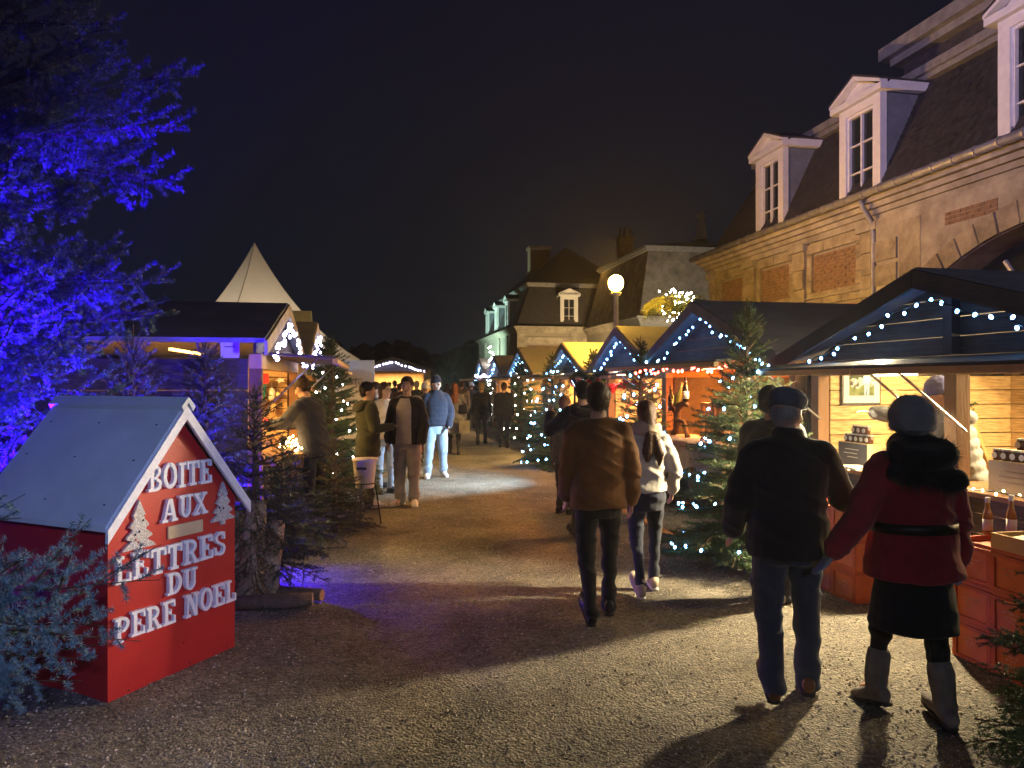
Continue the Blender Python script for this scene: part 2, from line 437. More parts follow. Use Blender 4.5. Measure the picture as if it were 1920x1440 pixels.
def slates(bld, p00, p10, p01, p11, m, eu=.21, ev=.14, name='slates'):   # courses of slates over a quad (bottom pair, top pair)
    p00, p10, p01, p11 = (np.array(p, float) for p in (p00, p10, p01, p11))
    nv = int(np.linalg.norm(p01-p00)/ev); mb = MB(); V = []
    nrm = np.cross(p10-p00, p01-p00); nrm /= np.linalg.norm(nrm)
    for j in range(nv):
        a0, a1 = j/nv, (j+1.25)/nv
        L0, R0 = p00+(p01-p00)*a0, p10+(p11-p10)*a0; L1, R1 = p00+(p01-p00)*a1, p10+(p11-p10)*a1
        nu = max(2, int(np.linalg.norm(R0-L0)/eu)); off = .5*(j % 2)
        for i in range(nu):
            b0, b1 = min(1, max(0, (i+off+.03)/nu)), min(1, max(0, (i+off+.97)/nu))
            if b1-b0 < .1/nu: continue
            lift = nrm*(.020+.008*random.random()); low = nrm*.006
            V.append([L0+(R0-L0)*b0+lift, L0+(R0-L0)*b1+lift, L1+(R1-L1)*b1+low, L1+(R1-L1)*b0+low])
    V = np.array(V).reshape(-1,3); mb.add(V, np.arange(len(V)).reshape(-1,4))
    o = mb.build(name, m, bld, fix=False); return kind(o, 'stuff')

def bricks(bld, q, r0, r1, z0, z1, proud=.02):                  # a panel of real bricks with recessed joints, facing the alley
    mb = MB(); bw, bh, jt = .215, .060, .012
    j = 0; z = z0
    while z + bh <= z1+.001:
        r = r0 - (bw/2 if j % 2 else 0)
        while r < r1:
            a, b = max(r, r0), min(r+bw, r1)
            if b-a > .04: mb.box((q-proud-.006*random.random(), q), (a, b), (z, z+bh))
            r += bw+jt
        z += bh+jt; j += 1
    o = mb.build('brickwork', M_BRICK, bld, fix=False); return kind(o, 'stuff')

def mansard(name, label, q0, q1, r0, r1, zc=5.2, zb=8.0, ins=1.05, zt=9.2, left=(), near=(), slate=M_SLATE, real_slates=(), wallz=0.0, mat_w=M_STONE, wall_split=None):
    B = thing(name, label, 'building', RW(0,0), TH)
    if wall_split is None: MB().box((q0, q1), (r0, r1), (wallz, zc-.45)).build('wall', M_MORTAR, B)
    else:
        MB().box((q0, q1), (wall_split, r1), (wallz, zc-.45)).build('wall', M_MORTAR, B)
        MB().box((q0+.62, q1), (r0, wall_split-.001), (wallz, zc-.45)).build('wall', M_DARKIN, B)
    c = MB()                                                     # stepped cornice all round
    for k, (o, za, zb_) in enumerate(((.06,-.45,-.32),(.12,-.32,-.22),(.20,-.22,-.12),(.30,-.12,-.02))):
        c.box((q0-o, q1+o), (r0-o, r1+o), (zc+za+.0015*k, zc+zb_))
    c.build('cornice', M_STONE2, B)
    rs = MB(); i2 = ins
    a = [(q0-.05,r0-.05,zc),(q1+.05,r0-.05,zc),(q1+.05,r1+.05,zc),(q0-.05,r1+.05,zc)]
    b = [(q0+i2,r0+i2,zb),(q1-i2,r0+i2,zb),(q1-i2,r1-i2,zb),(q0+i2,r1-i2,zb)]
    rs.add(a+b, [(0,1,5,4),(1,2,6,5),(2,3,7,6),(3,0,4,7),(4,5,6,7),(3,2,1,0)])
    roof = rs.build('roof', slate, B)
    for sd in real_slates:
        i, j = {'left': (3,0), 'near': (0,1), 'far': (2,3)}[sd]
        slates(roof, a[i], a[j], b[i], b[j], slate)
    t = MB()                                                     # zinc roll at the break and the shallow upper roof
    t.box((q0+i2-.16, q1-i2+.16), (r0+i2-.16, r1-i2+.16), (zb, zb+.10)); t.box((q0+i2-.24, q1-i2+.24), (r0+i2-.24, r1-i2+.24), (zb+.101, zb+.26))
    t.build('roof_roll', M_ZINC, roof)
    u = MB(); qm = (q0+q1)/2; w = (q1-q0)/2
    u.add([(q0+i2-.2,r0+i2-.2,zb+.262),(q1-i2+.2,r0+i2-.2,zb+.262),(q1-i2+.2,r1-i2+.2,zb+.262),(q0+i2-.2,r1-i2+.2,zb+.262),
           (qm, r0+w, zt), (qm, r1-w, zt)], [(0,1,4),(1,2,5,4),(2,3,5),(3,0,4,5)])
    u.build('upper_roof', slate, roof)
    for r in left: dormer(B, (q0+.10, r, zc+.10), -math.pi/2)
    for q in near: dormer(B, (q, r0+.10, zc+.10), 0)
    return B

# --- the long stable range beside the stalls
QF = 9.33
B1 = mansard('stable_building', 'long brick and limestone mansard building with white dormers behind the right stalls', QF, QF+9, 2.0, 18.9,
             left=(15.95, 12.66, 8.83, 5.2), real_slates=('left','far'), zb=7.45, zt=8.7, wall_split=11.85)
def facade():
    zc = 5.2
    g = MB()                                                     # half-round zinc gutter with joint rings and brackets
    g.tube([(QF-.40, 1.6, zc+.03), (QF-.40, 19.25, zc+.03)], .075, 10)
    g.build('gutter', M_ZINC, B1, smooth=True)
    rg = MB().tube([(0,-.02,0),(0,.02,0)], .088, 10).mesh('gutter_joint', M_ZINC)
    r = 2.2
    while r < 19.2:
        put('gutter_joint', rg, B1, (QF-.40, r, zc+.03)); r += .42
    # far range: pilasters of stone blocks, brick panels in stone frames
    pil = [18.55, 16.55, 14.45, 12.15]
    for p in pil:
        z = 0.0; k = 0
        while z < 4.7:
            h = min(.42, 4.74-z); w = .36 if k % 2 else .46
            MB().box((QF-.10-.012*random.random(), QF), (p-w/2, p+w/2), (z+.006, z+h-.006)).build('stone_block', M_STONE, B1); z += h; k += 1
        MB().box((QF-.17, QF), (p-.29, p+.29), (4.6, 4.75)).build('capital', M_STONE2, B1)
    ed = [19.0] + pil + [11.95]
    for i in range(len(ed)-1):
        b1, b0 = ed[i]-.25, ed[i+1]+.25
        if b1-b0 < .7: continue
        for z0, z1 in ((3.66, 4.50), (2.25, 3.38)):
            bricks(B1, QF, b0+.19, b1-.19, z0, z1)
            s = MB()
            for (ra, rb, za, zb) in ((b0, b0+.18, z0, z1), (b1-.18, b1, z0, z1)):
                z = za
                while z < zb-.05:
                    h = min(.26, zb-z); MB().box((QF-.05-.012*random.random(), QF), (ra, rb), (z+.004, z+h-.004)).build('stone_block', M_STONE, B1); z += h
            n = max(2, int((b1-b0)/.55))
            for j in range(n):
                MB().box((QF-.06-.012*random.random(), QF), (b0+(b1-b0)*j/n+.004, b0+(b1-b0)*(j+1)/n-.004), (z1+.004, z1+.20)).build('stone_block', M_STONE, B1)
                MB().box((QF-.055-.012*random.random(), QF), (b0+(b1-b0)*j/n+.004, b0+(b1-b0)*(j+1)/n-.004), (z0-.17, z0-.004)).build('stone_block', M_STONE, B1)
    MB().box((QF-.13, QF), (11.9, 19.02), (3.52, 3.545)).build('string_course', M_STONE2, B1)
    # near bay in plain limestone with a wide segmental carriage arch
    rc, zc0, Ra = 8.2, .0, 4.05
    b = MB(); V = []; fs = []; rr = np.linspace(2.2, 11.85, 60); q = QF-.16
    def zin(r): 
        d = Ra*Ra-(r-rc)**2
        return math.sqrt(d) if d > 0 and abs(r-rc) < 2.55 else 0.0
    for r in rr: V += [(q, r, zin(r)), (q, r, 4.76), (q+.6, r, zin(r))]
    for i in range(len(rr)-1):
        fs += [(3*i, 3*i+3, 3*i+4, 3*i+1), (3*i, 3*i+2, 3*i+5, 3*i+3)]
    n0 = len(V); V += [(q, 11.85, 0), (q, 11.85, 4.76), (q+.155, 11.85, 0), (q+.155, 11.85, 4.76)]; fs.append((n0, n0+1, n0+3, n0+2))
    b.add(V, fs); b.build('stone_bay', M_STONE2, B1)
    n = 15; t0 = math.asin(2.55/Ra)                              # voussoirs round the arch
    for i in range(n):
        a0, a1 = -t0+2*t0*i/n+.004, -t0+2*t0*(i+1)/n-.004; pr = .07+.01*random.random()
        pts = [(rc+Ra2*math.sin(a), zc0+Ra2*math.cos(a)) for Ra2, a in ((Ra+.01,a0),(Ra+.01,a1),(Ra+.36,a1),(Ra+.36,a0))]
        MB().prism(pts, 0, q-pr, q+.02).build('voussoir', M_STONE, B1)
    for za in (1.2, 2.0, 2.8, 3.35, 3.9, 4.35):                  # flush ashlar joints shown as raised edge blocks at the corner
        MB().box((q-.03, q), (11.30, 11.86), (za-.38, za-.012)).build('quoin', M_STONE, B1)
    MB().box((q-.012, q+.02), (10.75, 11.25), (3.5, 4.6)).build('raised_panel', M_STONE, B1)
    bricks(B1, q+.02, 9.2, 10.2, 4.30, 4.55, .03)
    dp = MB(); dp.tube([(QF-.40,11.98,5.15),(QF-.34,11.98,5.0),(QF-.14,11.98,4.72),(QF-.12,11.98,4.5),(QF-.12,11.98,0)], .05, 8); dp.build('downpipe', M_ZINC, B1, smooth=True)
    # glazed infill set back in the arch
    MB().box((QF+.40, QF+.42), (5.4, 11.0), (0, 4.3)).build('glazing', M_GLASS, B1)
    gb = MB()
    for a in np.linspace(-.55, .55, 7):
        gb.bar((QF+.37, rc+1.2*math.sin(a), 2.2), (QF+.37, rc+3.9*math.sin(a), 3.9*math.cos(a)), .05, .05)
    gb.build('fanlight_bar', M_WHITEP, B1)
    # raised attic with a projecting moulded eave over the near bay
    at_ = MB(); at_.box((QF+1.0,QF+7.9),(2.2,12.55),(7.70,8.02)); at_.build('attic', M_SLATE, B1)
    am = MB(); am.box((QF+.78,QF+8.1),(2.1,12.66),(8.02,8.16)); am.box((QF+.62,QF+8.2),(2.0,12.80),(8.161,8.40)); am.build('attic_cornice', M_ZINC, B1)
    # corner finial and hook lamp at the far end
    MB().tube([(QF+1.05,17.85,7.6),(QF+1.05,17.85,8.5)], [.05,.01], 6).build('finial', M_ZINC, B1)
facade()

# --- pavilion and the far matching range across the court
P1 = mansard('corner_pavilion', 'grey mansard pavilion roof behind the street lamp', 14.05, 24.0, 36.6, 46.4, zc=5.3, zb=8.95, ins=.75, zt=10.4, slate=M_SLATE_W, mat_w=M_STONE2)
B2 = mansard('far_range', 'far mansard range with small white dormers seen beyond the stalls', QF, QF+9.0, 46.6, 64.0, left=(51.0, 55.6, 60.2), near=(12.9,), zc=5.45, zb=8.2, zt=11.6)
for p in (50.0, 53.3, 56.6, 59.9, 63.2):
    MB().box((QF-.12, QF), (p-.3, p+.3), (0, 4.99)).build('pilaster', M_STONE2, B2)
MB().box((QF-.10, QF), (46.6, 64.0), (3.3, 3.55)).build('string_course', M_STONE2, B2)
for q in (9.6, 13.2, 17.4):
    MB().box((q-.3, q+.3), (46.5, 46.6), (0, 4.99)).build('pilaster', M_STONE2, B2)
MB().box((9.9, 17.1), (46.53, 46.6), (4.3, 4.72)).build('frieze', M_STONE2, B2)
bq = MB()
for j in range(5):
    for i in range(13): bq.box((10.0+i*.235+(j % 2)*.1, 10.0+i*.235+.22+(j % 2)*.1), (46.55, 46.6), (3.75+j*.085, 3.75+j*.085+.07))
kind(bq.build('brickwork', M_BRICK, B2, fix=False), 'stuff')
ch = MB(); ch.box((11.4,12.9), (52,53), (8.0,11.6)); ch.box((11.3,13.0), (51.9,53.1), (11.6,11.8))
ch.build('chimney', M_BRICK, B2)
TW = thing('turret_roof', 'dark pointed turret roof with a pale finial against the sky', 'roof', RW(25.9, 54.0))
MB().rings([(0,0,0,2.6,2.6),(0,0,9.4,2.6,2.6)], 8).build('wall', M_STONE, TW)
MB().rings([(0,0,9.4,3.0,3.0),(0,0,11.2,2.5,2.5),(0,0,12.3,1.6,1.6),(0,0,13.2,.35,.35)], 12).build('roof', M_SLATE, TW)
MB().rings([(0,0,13.2,.62,.62),(0,0,13.4,.46,.46),(0,0,14.9,.24,.24),(0,0,15.1,.42,.42),(0,0,15.5,.12,.12)], 10).build('finial', M_WHITEP, TW)
CS = thing('chimney_stack', 'tall brick chimney stack rising right of the street lamp', 'chimney', RW(17.2, 46.9))
ck = MB(); ck.box((-.5,.5),(1.2,2.4),(0,11.8)); ck.box((-.6,.6),(1.1,2.5),(11.8,12.0)); ck.build('stack', M_BRICK, CS)
for i in range(3): MB().rings([(-.33+.33*i,1.8,12.0,.14,.14),(-.33+.33*i,1.8,12.7,.10,.10)], 8).build('chimney_pot', M_BRICK, CS)

# --- dark woods closing the view
wd = MB(); random.seed(77)
for i in range(150):
    x = -75 + 110*random.random(); y = 85 + 30*random.random(); h = 4.4 + 2.6*random.random(); w = 1.6+1.8*random.random()
    wd.ell((x,y,h*.5),(w,w,h*.52),14,9)
    for k in range(3): wd.ell((x+random.uniform(-w,w),y,h*random.uniform(.5,.95)),(w*.5,w*.5,w*.45),10,7)
v = np.concatenate(wd.V); v = v + np.stack([vnoise(v,1.6), vnoise(v+50,1.6), vnoise(v+90,1.6)],1)*1.5
wd.V = [v]
o = wd.build('woods', mat('night_foliage', (.03,.035,.022), .95, .4, 3), fix=False); kind(o, 'stuff')
o['label'] = 'dark mass of trees closing the far end of the alley'; o['category'] = 'woods'
# ================================================================ string lights
BULB_ME = {}
def bulb_mesh(m, r):
    k = (m.name, round(r,4))
    if k not in BULB_ME: BULB_ME[k] = MB().ell((0,0,0), (r,r,r*1.35), 8, 5).mesh('bulb', m, True)
    return BULB_ME[k]
def string_lights(label, pts, loc, rz, spacing=.12, m=None, r=.017, jit=.02, grp=None, wire=True):
    m = m or M_BULB
    T = thing('string_lights', label, 'lights', loc, rz, grp)
    pts = [Vector(p) for p in pts]
    if wire: MB().tube(pts, .0055, 4).build('cable', M_CABLE, T)
    me = bulb_mesh(m, r)
    acc = spacing*.5; d = 0.0
    for a, b in zip(pts, pts[1:]):
        L = (b-a).length
        while acc <= d+L:
            p = a + (b-a)*((acc-d)/L)
            off = Vector((random.uniform(-1,1), random.uniform(-1,1), random.uniform(-1.4,.6)))*jit
            put('bulb', me, T, p+off, (random.uniform(-.6,.6), random.uniform(-.6,.6), 0))
            acc += spacing*random.uniform(.55,1.4)
        d += L
    return T

# ================================================================ market chalets
def plank(S, me, loc): put('plank', me, S, loc)
def stall(label, q0, r0, side=1, hw=1.8, ridge=2.58, eave=1.98, depth=2.35, ov=.36, gable=M_CHALET, outer=M_CHALET, inner=M_PINE,
          roof=M_FELT, rake=M_RAKE, detail=True, flap=(1.93,1.85,.95), two=False, header=1.93, cloth_gable=None, loc=None, rz=None, counter=.95):
    loc = RW(q0, r0) if loc is None else loc; rz = TH if rz is None else rz
    S = thing('market_chalet', label, 'stall', loc, rz, 'wooden market chalets'); X = lambda a, b: (a*side, b*side)
    pit = (ridge-eave)/(hw+.12); top = lambda y: ridge - pit*abs(y)
    for s in (-1, 1):                                            # roof slopes and rake boards
        MB().prism([(0,ridge),(s*(hw+.14),top(hw+.14)),(s*(hw+.14),top(hw+.14)+.045),(0,ridge+.047)], 0, 0, (depth+ov+.15)*side).build('roof_panel', roof, S)
        MB().prism([(s*.002,ridge+.03),(s*(hw+.17),top(hw+.17)+.03),(s*(hw+.17),top(hw+.17)-.11),(s*.002,ridge-.115)], 0, -.03*side, -.001*side).build('rake_board', rake, S)
    bh = .15                                                     # gable boards, each cut to the slope
    z = header+.03
    gx = X(ov, ov+.025)
    while z < ridge-.05:
        z1 = min(z+bh-.008, ridge-.03)
        w0, w1 = max(.02,(ridge-z)/pit), max(.02,(ridge-z1)/pit)
        w0, w1 = min(w0, hw), min(w1, hw)
        MB().prism([(-w0,z),(w0,z),(w1,z1),(-w1,z1)], 0, *[g+.004*random.random()*side for g in gx]).build('gable_plank', cloth_gable or gable, S)
        z += bh
    for y in ((-hw+.06, 0, hw-.06) if two else (-hw+.06, hw-.06)):  # front posts
        MB().box(X(ov-.05, ov+.07), (y-.06, y+.06), (0, header-.12)).build('post', M_OAK, S)
    for y in (-hw+.06, hw-.06):
        MB().box(X(ov+depth-.1, ov+depth), (y-.05, y+.05), (0, eave-.02)).build('post', M_OAK, S)
    if two: MB().box(X(ov-.08, ov-.004), (-.045,.045), (header+.03, ridge-.1)).build('king_post', rake, S)
    MB().box(X(ov-.05, ov+.07), (-hw, hw), (header-.12, header+.02)).build('header_beam', M_PINE_D, S)
    if detail:
        n = int((eave-.06)/bh)
        lin = MB().box(X(0,depth-.2), (-.011,.011), (0, bh-.010)).mesh('plank', inner)
        out = MB().box(X(0,depth-.16), (-.011,.011), (0, bh-.0012)).mesh('plank', outer)
        bk = MB().box(X(0,.022), (-hw+.12,hw-.12), (0, bh-.007)).mesh('plank', inner)
        fr = MB().box(X(0,.022), (-hw+.12,hw-.12), (0, bh-.007)).mesh('plank', outer)
        for k in range(n):
            j = lambda: random.uniform(-.004,.004)
            plank(S, lin, ((ov+.09)*side, hw-.10+j(), .02+k*bh)); plank(S, lin, ((ov+.09)*side, -hw+.10+j(), .02+k*bh))
            plank(S, out, ((ov+.075)*side, -hw-.012+j(), .02+k*bh)); plank(S, out, ((ov+.075)*side, hw+.012+j(), .02+k*bh))
            plank(S, bk, ((ov+depth-.13)*side+j(), 0, .02+k*bh))
            if (k+1)*bh < counter: plank(S, fr, ((ov+.02)*side+j(), 0, .02+k*bh))
        for s in (-1, 1):                                        # upper triangles of the side-facing lining stay open under the roof
            MB().bar(((ov+.35)*side, (hw-.125), .25), ((ov+1.25)*side, (hw-.125), 1.75), .035, .11, up=(0,1,0)).build('brace', M_PINE_D, S) if s > 0 else \
            MB().bar(((ov+2.1)*side, (hw-.125), .45), ((ov+1.45)*side, (hw-.125), 1.9), .035, .11, up=(0,1,0)).build('brace', M_PINE_D, S)
    else:
        w = MB(); w.box(X(ov+.1, ov+depth), (hw-.05,hw), (0,eave)); w.box(X(ov+.1, ov+depth), (-hw,-hw+.05), (0,eave)); w.box(X(ov+depth-.05,ov+depth), (-hw+.05,hw-.05), (0,eave))
        w.build('wall', inner, S)
        MB().box(X(ov, ov+.04), (-hw+.12, hw-.12), (0, counter)).build('front_wall', outer, S)
    MB().box(X(ov-.16, ov+.42), (-hw+.13, hw-.13), (counter-.035, counter)).build('counter', M_OAK, S)
    if flap:
        zh, zo, ext = flap
        for a, b in (((-hw+.02,-.01),(.01,hw-.02)) if two else ((-hw+.02,hw-.02),)):
            fl = MB().prism([(ov*side-.055*side, zh),(side*(ov-ext), zo),(side*(ov-ext), zo+.022),(ov*side-.055*side, zh+.022)], 1, a, b).build('flap', gable, S)
            fe = MB(); fe.box(X(ov-ext-.02, ov-ext+.03), (a, b), (zo-.045, zo-.001)); fe.build('flap_batten', M_PINE_D, fl)
            y = b-.15
            MB().tube([(side*(ov-.06), y, zh-.55), (side*(ov-ext*.75), y, zo-.0)], .010, 6).build('flap_strut', M_STEEL, S)
            y = a+.15
            MB().tube([(side*(ov-.06), y, zh-.55), (side*(ov-ext*.75), y, zo-.0)], .010, 6).build('flap_strut', M_STEEL, S)
    return S
def gable_lights(label, q0, r0, side, hw=1.8, ridge=2.58, eave=1.98, m=None, spacing=.11, x=.06, loc=None, rz=None, r=.017, jit=.03):
    loc = RW(q0, r0) if loc is None else loc; rz = TH if rz is None else rz
    pit = (ridge-eave)/(hw+.12); pts = []
    for i in range(25):
        y = -hw + 2*hw*i/24
        pts.append((x*side, y, ridge-.17-pit*abs(y)-.04*abs(math.sin(i*.9))))
    return string_lights(label, pts, loc, rz, spacing, m, r, jit, 'string lights on the chalet gables')
def batten(S, x, y, z, L=1.2, c=(1,.75,.42), power=60, es=6, down=True, target=None):      # LED batten under a roof and the light it gives
    b = MB().box((x-.02,x+.02), (y-L/2,y+L/2), (z,z+.03)).build('light_batten', glow('batten_%d_%d' % (int(c[1]*100), int(es)), c, es), S)
    lamp('AREA', 'batten_light', (x, y, z-.02), c, power, S, size=.08, sy=L, target=target or (x, y, z-1))
    return b

WARM = (1.0,.66,.30)
S1 = stall('nearest right chalet with blue-grey gable boards, selling jars and cider', 4.07, 4.825, two=True, gable=mat('charcoal_board',(.070,.074,.078),.6,.3,3,.25,40,bands=(8,(.5,.5,12),.4)), rake=mat('charcoal_rake',(.05,.052,.056),.65,.25,4,.15,40), flap=(1.93,1.85,.90))
S2 = stall('second right chalet, orange lit inside, with wine bottles on display', 4.07, 8.70, ridge=2.76, eave=2.02, header=2.02, flap=(2.02,1.96,.95), gable=M_CHALET_G, inner=mat('orange_pine',(.62,.30,.10),.65,.3,3,.1,40,bands=(7,(.7,.7,16),.4)))
S3 = stall('third right chalet with red tinsel in its opening', 4.07, 11.75, ridge=2.66, eave=1.98, hw=1.42, gable=M_CHALET_G)
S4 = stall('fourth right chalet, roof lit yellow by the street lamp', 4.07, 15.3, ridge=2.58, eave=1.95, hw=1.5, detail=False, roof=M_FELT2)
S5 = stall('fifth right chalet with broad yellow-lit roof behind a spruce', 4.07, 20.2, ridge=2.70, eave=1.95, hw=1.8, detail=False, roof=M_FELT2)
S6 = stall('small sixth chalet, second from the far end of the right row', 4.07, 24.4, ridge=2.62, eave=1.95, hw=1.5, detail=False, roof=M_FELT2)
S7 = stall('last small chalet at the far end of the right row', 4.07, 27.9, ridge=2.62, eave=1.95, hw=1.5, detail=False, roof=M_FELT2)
for i, (s, r0, hw, rd, ev, w) in enumerate(((S1,4.825,1.8,2.58,1.98,'nearest right chalet'),(S2,8.7,1.8,2.76,2.02,'orange lit chalet'),(S3,11.75,1.42,2.66,1.98,'chalet with red tinsel'),
        (S4,15.3,1.5,2.58,1.95,'fourth right chalet'),(S5,20.2,1.8,2.70,1.95,'broad yellow roofed chalet'),(S6,24.4,1.5,2.62,1.95,'small sixth right chalet'),(S7,27.9,1.5,2.62,1.95,'last chalet of the right row'))):
    gable_lights('icy white string lights along the gable of the ' + w, 4.07, r0, 1, hw, rd, ev, spacing=.15 if i < 3 else .17, r=.0125 if i < 2 else .017)
string_lights('icy white string lights hung under the last right chalets', [(-.1,y,1.95-.05*math.sin(y*3)) for y in np.linspace(-1.6,1.6,12)], RW(4.0,26.2), TH, .16, M_BULB_W, .03)
L1 = stall('left chalet with dark plank side and grey roof behind the blue firs', -1.02, 9.10, -1, ridge=2.66, eave=2.13, ov=.10, depth=3.0, hw=1.75, header=2.0, flap=(2.02,1.98,.75), rake=mat('pale_rake',(.45,.40,.32),.7,.3,5))
L2 = stall('second left chalet, its grey roof just past the first gable', -1.02, 13.6, -1, ridge=2.80, eave=2.1, ov=.10, depth=2.4, hw=1.6, header=1.98, detail=False, flap=(1.98,1.93,.7), rake=MATS['pale_rake'])
gable_lights('white string lights on the gable of the first left chalet', -1.02, 9.10, -1, 1.75, 2.66, 2.13, M_BULB_W, .12, x=-.05, r=.019)
gable_lights('white string lights on the gable of the second left chalet', -1.02, 13.6, -1, 1.6, 2.80, 2.1, M_BULB_W, .13, x=-.05, r=.021)
fl = at(737, 690, 38.0)
L3 = stall('brightly lit chalet facing down the alley at its far end', 0, 0, 1, hw=1.75, ridge=3.0, eave=2.42, ov=.3, header=2.3, detail=False, flap=(2.3,2.28,.6), loc=(fl.x, 37.5, 0), rz=R(90), counter=1.0)
gable_lights('lavender white string lights on the far end chalet', 0, 0, 1, 1.75, 3.0, 2.42, M_BULB_W, .16, loc=(fl.x, 37.5, 0), rz=R(90), r=.035)

batten(S1, 1.75, -.2, 2.10, 2.2, (1,.73,.35), 300, 8, target=(1.0,.3,0.6))
batten(S2, 1.2, .0, 2.1, 1.6, (1,.27,.03), 380, 6)
batten(S3, 1.1, .0, 2.0, 1.2, (1,.50,.20), 270, 6)
batten(S4, 1.0, .0, 2.0, 1.2, (1,.62,.2), 300, 6)
batten(S5, 1.0, .0, 2.0, 1.2, (1,.62,.2), 150, 6)
batten(S6, 1.0, .0, 2.0, 1.2, (1,.62,.3), 120, 6)
batten(L1, -1.2, .3, 2.1, 1.6, (1,.55,.16), 300, 6)
batten(L2, -1.0, .0, 2.0, 1.4, (1,.58,.18), 150, 6)
batten(L3, 1.0, .0, 2.25, 2.4, (1,.70,.32), 600, 8)
# added fill lamps under the raised flaps, brightening the alley ground and walkers
def flap_fill_light(S, x, y, z, L, c, power, es=8):
    MB().box((x-.015,x+.015),(y-L/2,y+L/2),(z,z+.02)).build('flap_fill_lamp', glow('flapfill_%d' % int(c[1]*100), c, es), S)
    lamp('AREA', 'flap_fill_light', (x-.03, y, z-.015), c, power, S, size=.05, sy=L, target=(x-2.4*(1 if x < 1 else -1), y, z-1.15))
flap_fill_light(S1, .22, .50, 1.80, .5, (1,.80,.48), 470)
flap_fill_light(S2, .10, -.3, 1.90, .5, (1,.55,.22), 45)
flap_fill_light(S3, .10, .0, 1.86, .4, (1,.45,.25), 40)
flap_fill_light(S4, .10, .0, 1.84, .5, (1,.62,.25), 90)

# ================================================================ goods on the nearest chalet
CARD = mat('brown_card', (.55,.38,.20), .8, .15, 10, .05, 60)
CARD_D = mat('grey_brown_card', (.27,.22,.18), .8, .15, 8)
DARKSIGN = mat('slate_sign', (.06,.06,.075), .6, .2, 6)
PAPER = mat('cream_paper', (.78,.72,.60), .8, .08, 10)
INK = mat('faded_ink', (.16,.13,.11), .8)
jb = MB().rings([(0,0,0,.030,.030),(0,0,.006,.034,.034),(0,0,.058,.034,.034),(0,0,.066,.029,.029),(0,0,.07,.029,.029)], 10).mesh('jar_body', mat('chestnut_jam', (.10,.035,.02), .15, .3, 10, spec=.6), True)
jl = MB().rings([(0,0,.070,.031,.031),(0,0,.0705,.033,.033),(0,0,.082,.033,.033),(0,0,.083,.030,.030)], 10).mesh('lid', mat('white_lid', (.75,.70,.60), .4, .08), False)
lb = MB(); lb.prism([(.0225*math.cos(a), .036+.0225*math.sin(a)) for a in np.linspace(0,2*math.pi,13)[:-1]], 0, -.0362, -.0345)
jlab = lb.mesh('jar_label', PAPER)
def jar(label, loc, rz=None, grp='brown jars on the nearest chalet counter'):
    T = thing('jam_jar', label, 'jar', loc, TH if rz is None else rz, grp)
    put('jar_body', jb, T); put('lid', jl, T); put('jar_label', jlab, T); return T
def ink_lines(par, x, y0, y1, z0, z1, n, m=INK, lead=.0):         # faint rows of print on a face at x
    mb = MB()
    for k in range(n):
        z = z1-(z1-z0)*(k+.5)/n; y = y0+random.uniform(0,.25)*(y1-y0); ye = y1-random.uniform(0,.25)*(y1-y0)
        while y < ye:
            w = random.uniform(.006,.02); mb.box((x-.0012,x), (y,min(ye,y+w)), (z-.003,z+.003)); y += w+.006
    mb.build('print', m, par)
def C1(x, y, z=0): return RW(4.07+x, 4.825+y, z)
def carton(name, label, x, y, z, dx, dy, dz, front=CARD_D, lines=True):
    T = thing(name, label, 'box', C1(x,y,z), TH)
    MB().box((0,dx),(-dy/2,dy/2),(0,dz)).build('carton', CARD, T)
    f = MB().box((-.004,-.001),(-dy/2+.004,dy/2-.004),(.004,dz-.004)).build('front_panel', front, T)
    if lines: ink_lines(f, -.0045, -dy*.3, dy*.3, dz*.3, dz*.8, 3, M_WHITEP if front is DARKSIGN else INK)
    return T
carton('display_box', 'card box with dark printed front under the stacked jars by the brown corner post', .40, 1.28, .952, .22, .42, .22, DARKSIGN)
carton('display_box', 'card box with grey printed front at the right frame edge of the counter', .34, -.55, .952, .26, .46, .23)
carton('display_box', 'low card box behind the fur hooded woman, under small jar piles', .42, .72, .952, .2, .5, .08)
ORD = ('leftmost','second from left','third from left','fourth from left','fifth from left','rightmost')
def nth(k, n): return ORD[5] if k == 0 else ORD[n-1-k]
for k in range(5): jar(nth(k,5)+' brown jar of the lower row stacked by the corner post', C1(.46, 1.12+.075*k, 1.173), grp='lower jars by the corner post')
for k in range(3): jar(nth(k,3)+' brown jar of the upper row stacked by the corner post', C1(.46, 1.16+.075*k, 1.257), grp='upper jars by the corner post')
for k in range(6): jar(nth(k,6)+' brown jar in the front row on the grey fronted box', C1(.40, -.72+.075*k, 1.183), grp='front row on the grey fronted box')
for k in range(6): jar(nth(k,6)+' brown jar in the raised back row over the grey fronted box', C1(.56, -.76+.075*k, 1.255), grp='back row over the grey fronted box')
tag(MB().box((.51,.63),(-.82,-.30),(.955,1.253)).build('display_box', CARD, None, loc=C1(0,0), rot=TH), 'plain card riser carrying the back row of jars', 'box')
for k in range(6): jar(nth(k,6)+' brown jar on the low card box behind the hooded woman', C1(.48, .53+.075*k, 1.034), grp='jars on the low card box')
for k in range(4): jar(nth(k,4)+' brown jar at the counter edge before the low box', C1(.34, .58+.075*k, .952), grp='loose jars at the counter edge')
T = thing('price_card', 'grey brown menu card hung on the centre post of the nearest chalet', 'sign', C1(.25,.20,1.0), TH+.25)
MB().box((-.006,0),(-.085,.085),(0,.30)).build('card', CARD_D, T); ink_lines(T, -.0065, -.05, .05, .16, .27, 3)
T = thing('flyer_stack', 'pile of cream flyers on the counter beside the man in the flat cap', 'paper', C1(.28,1.05,.952), TH)
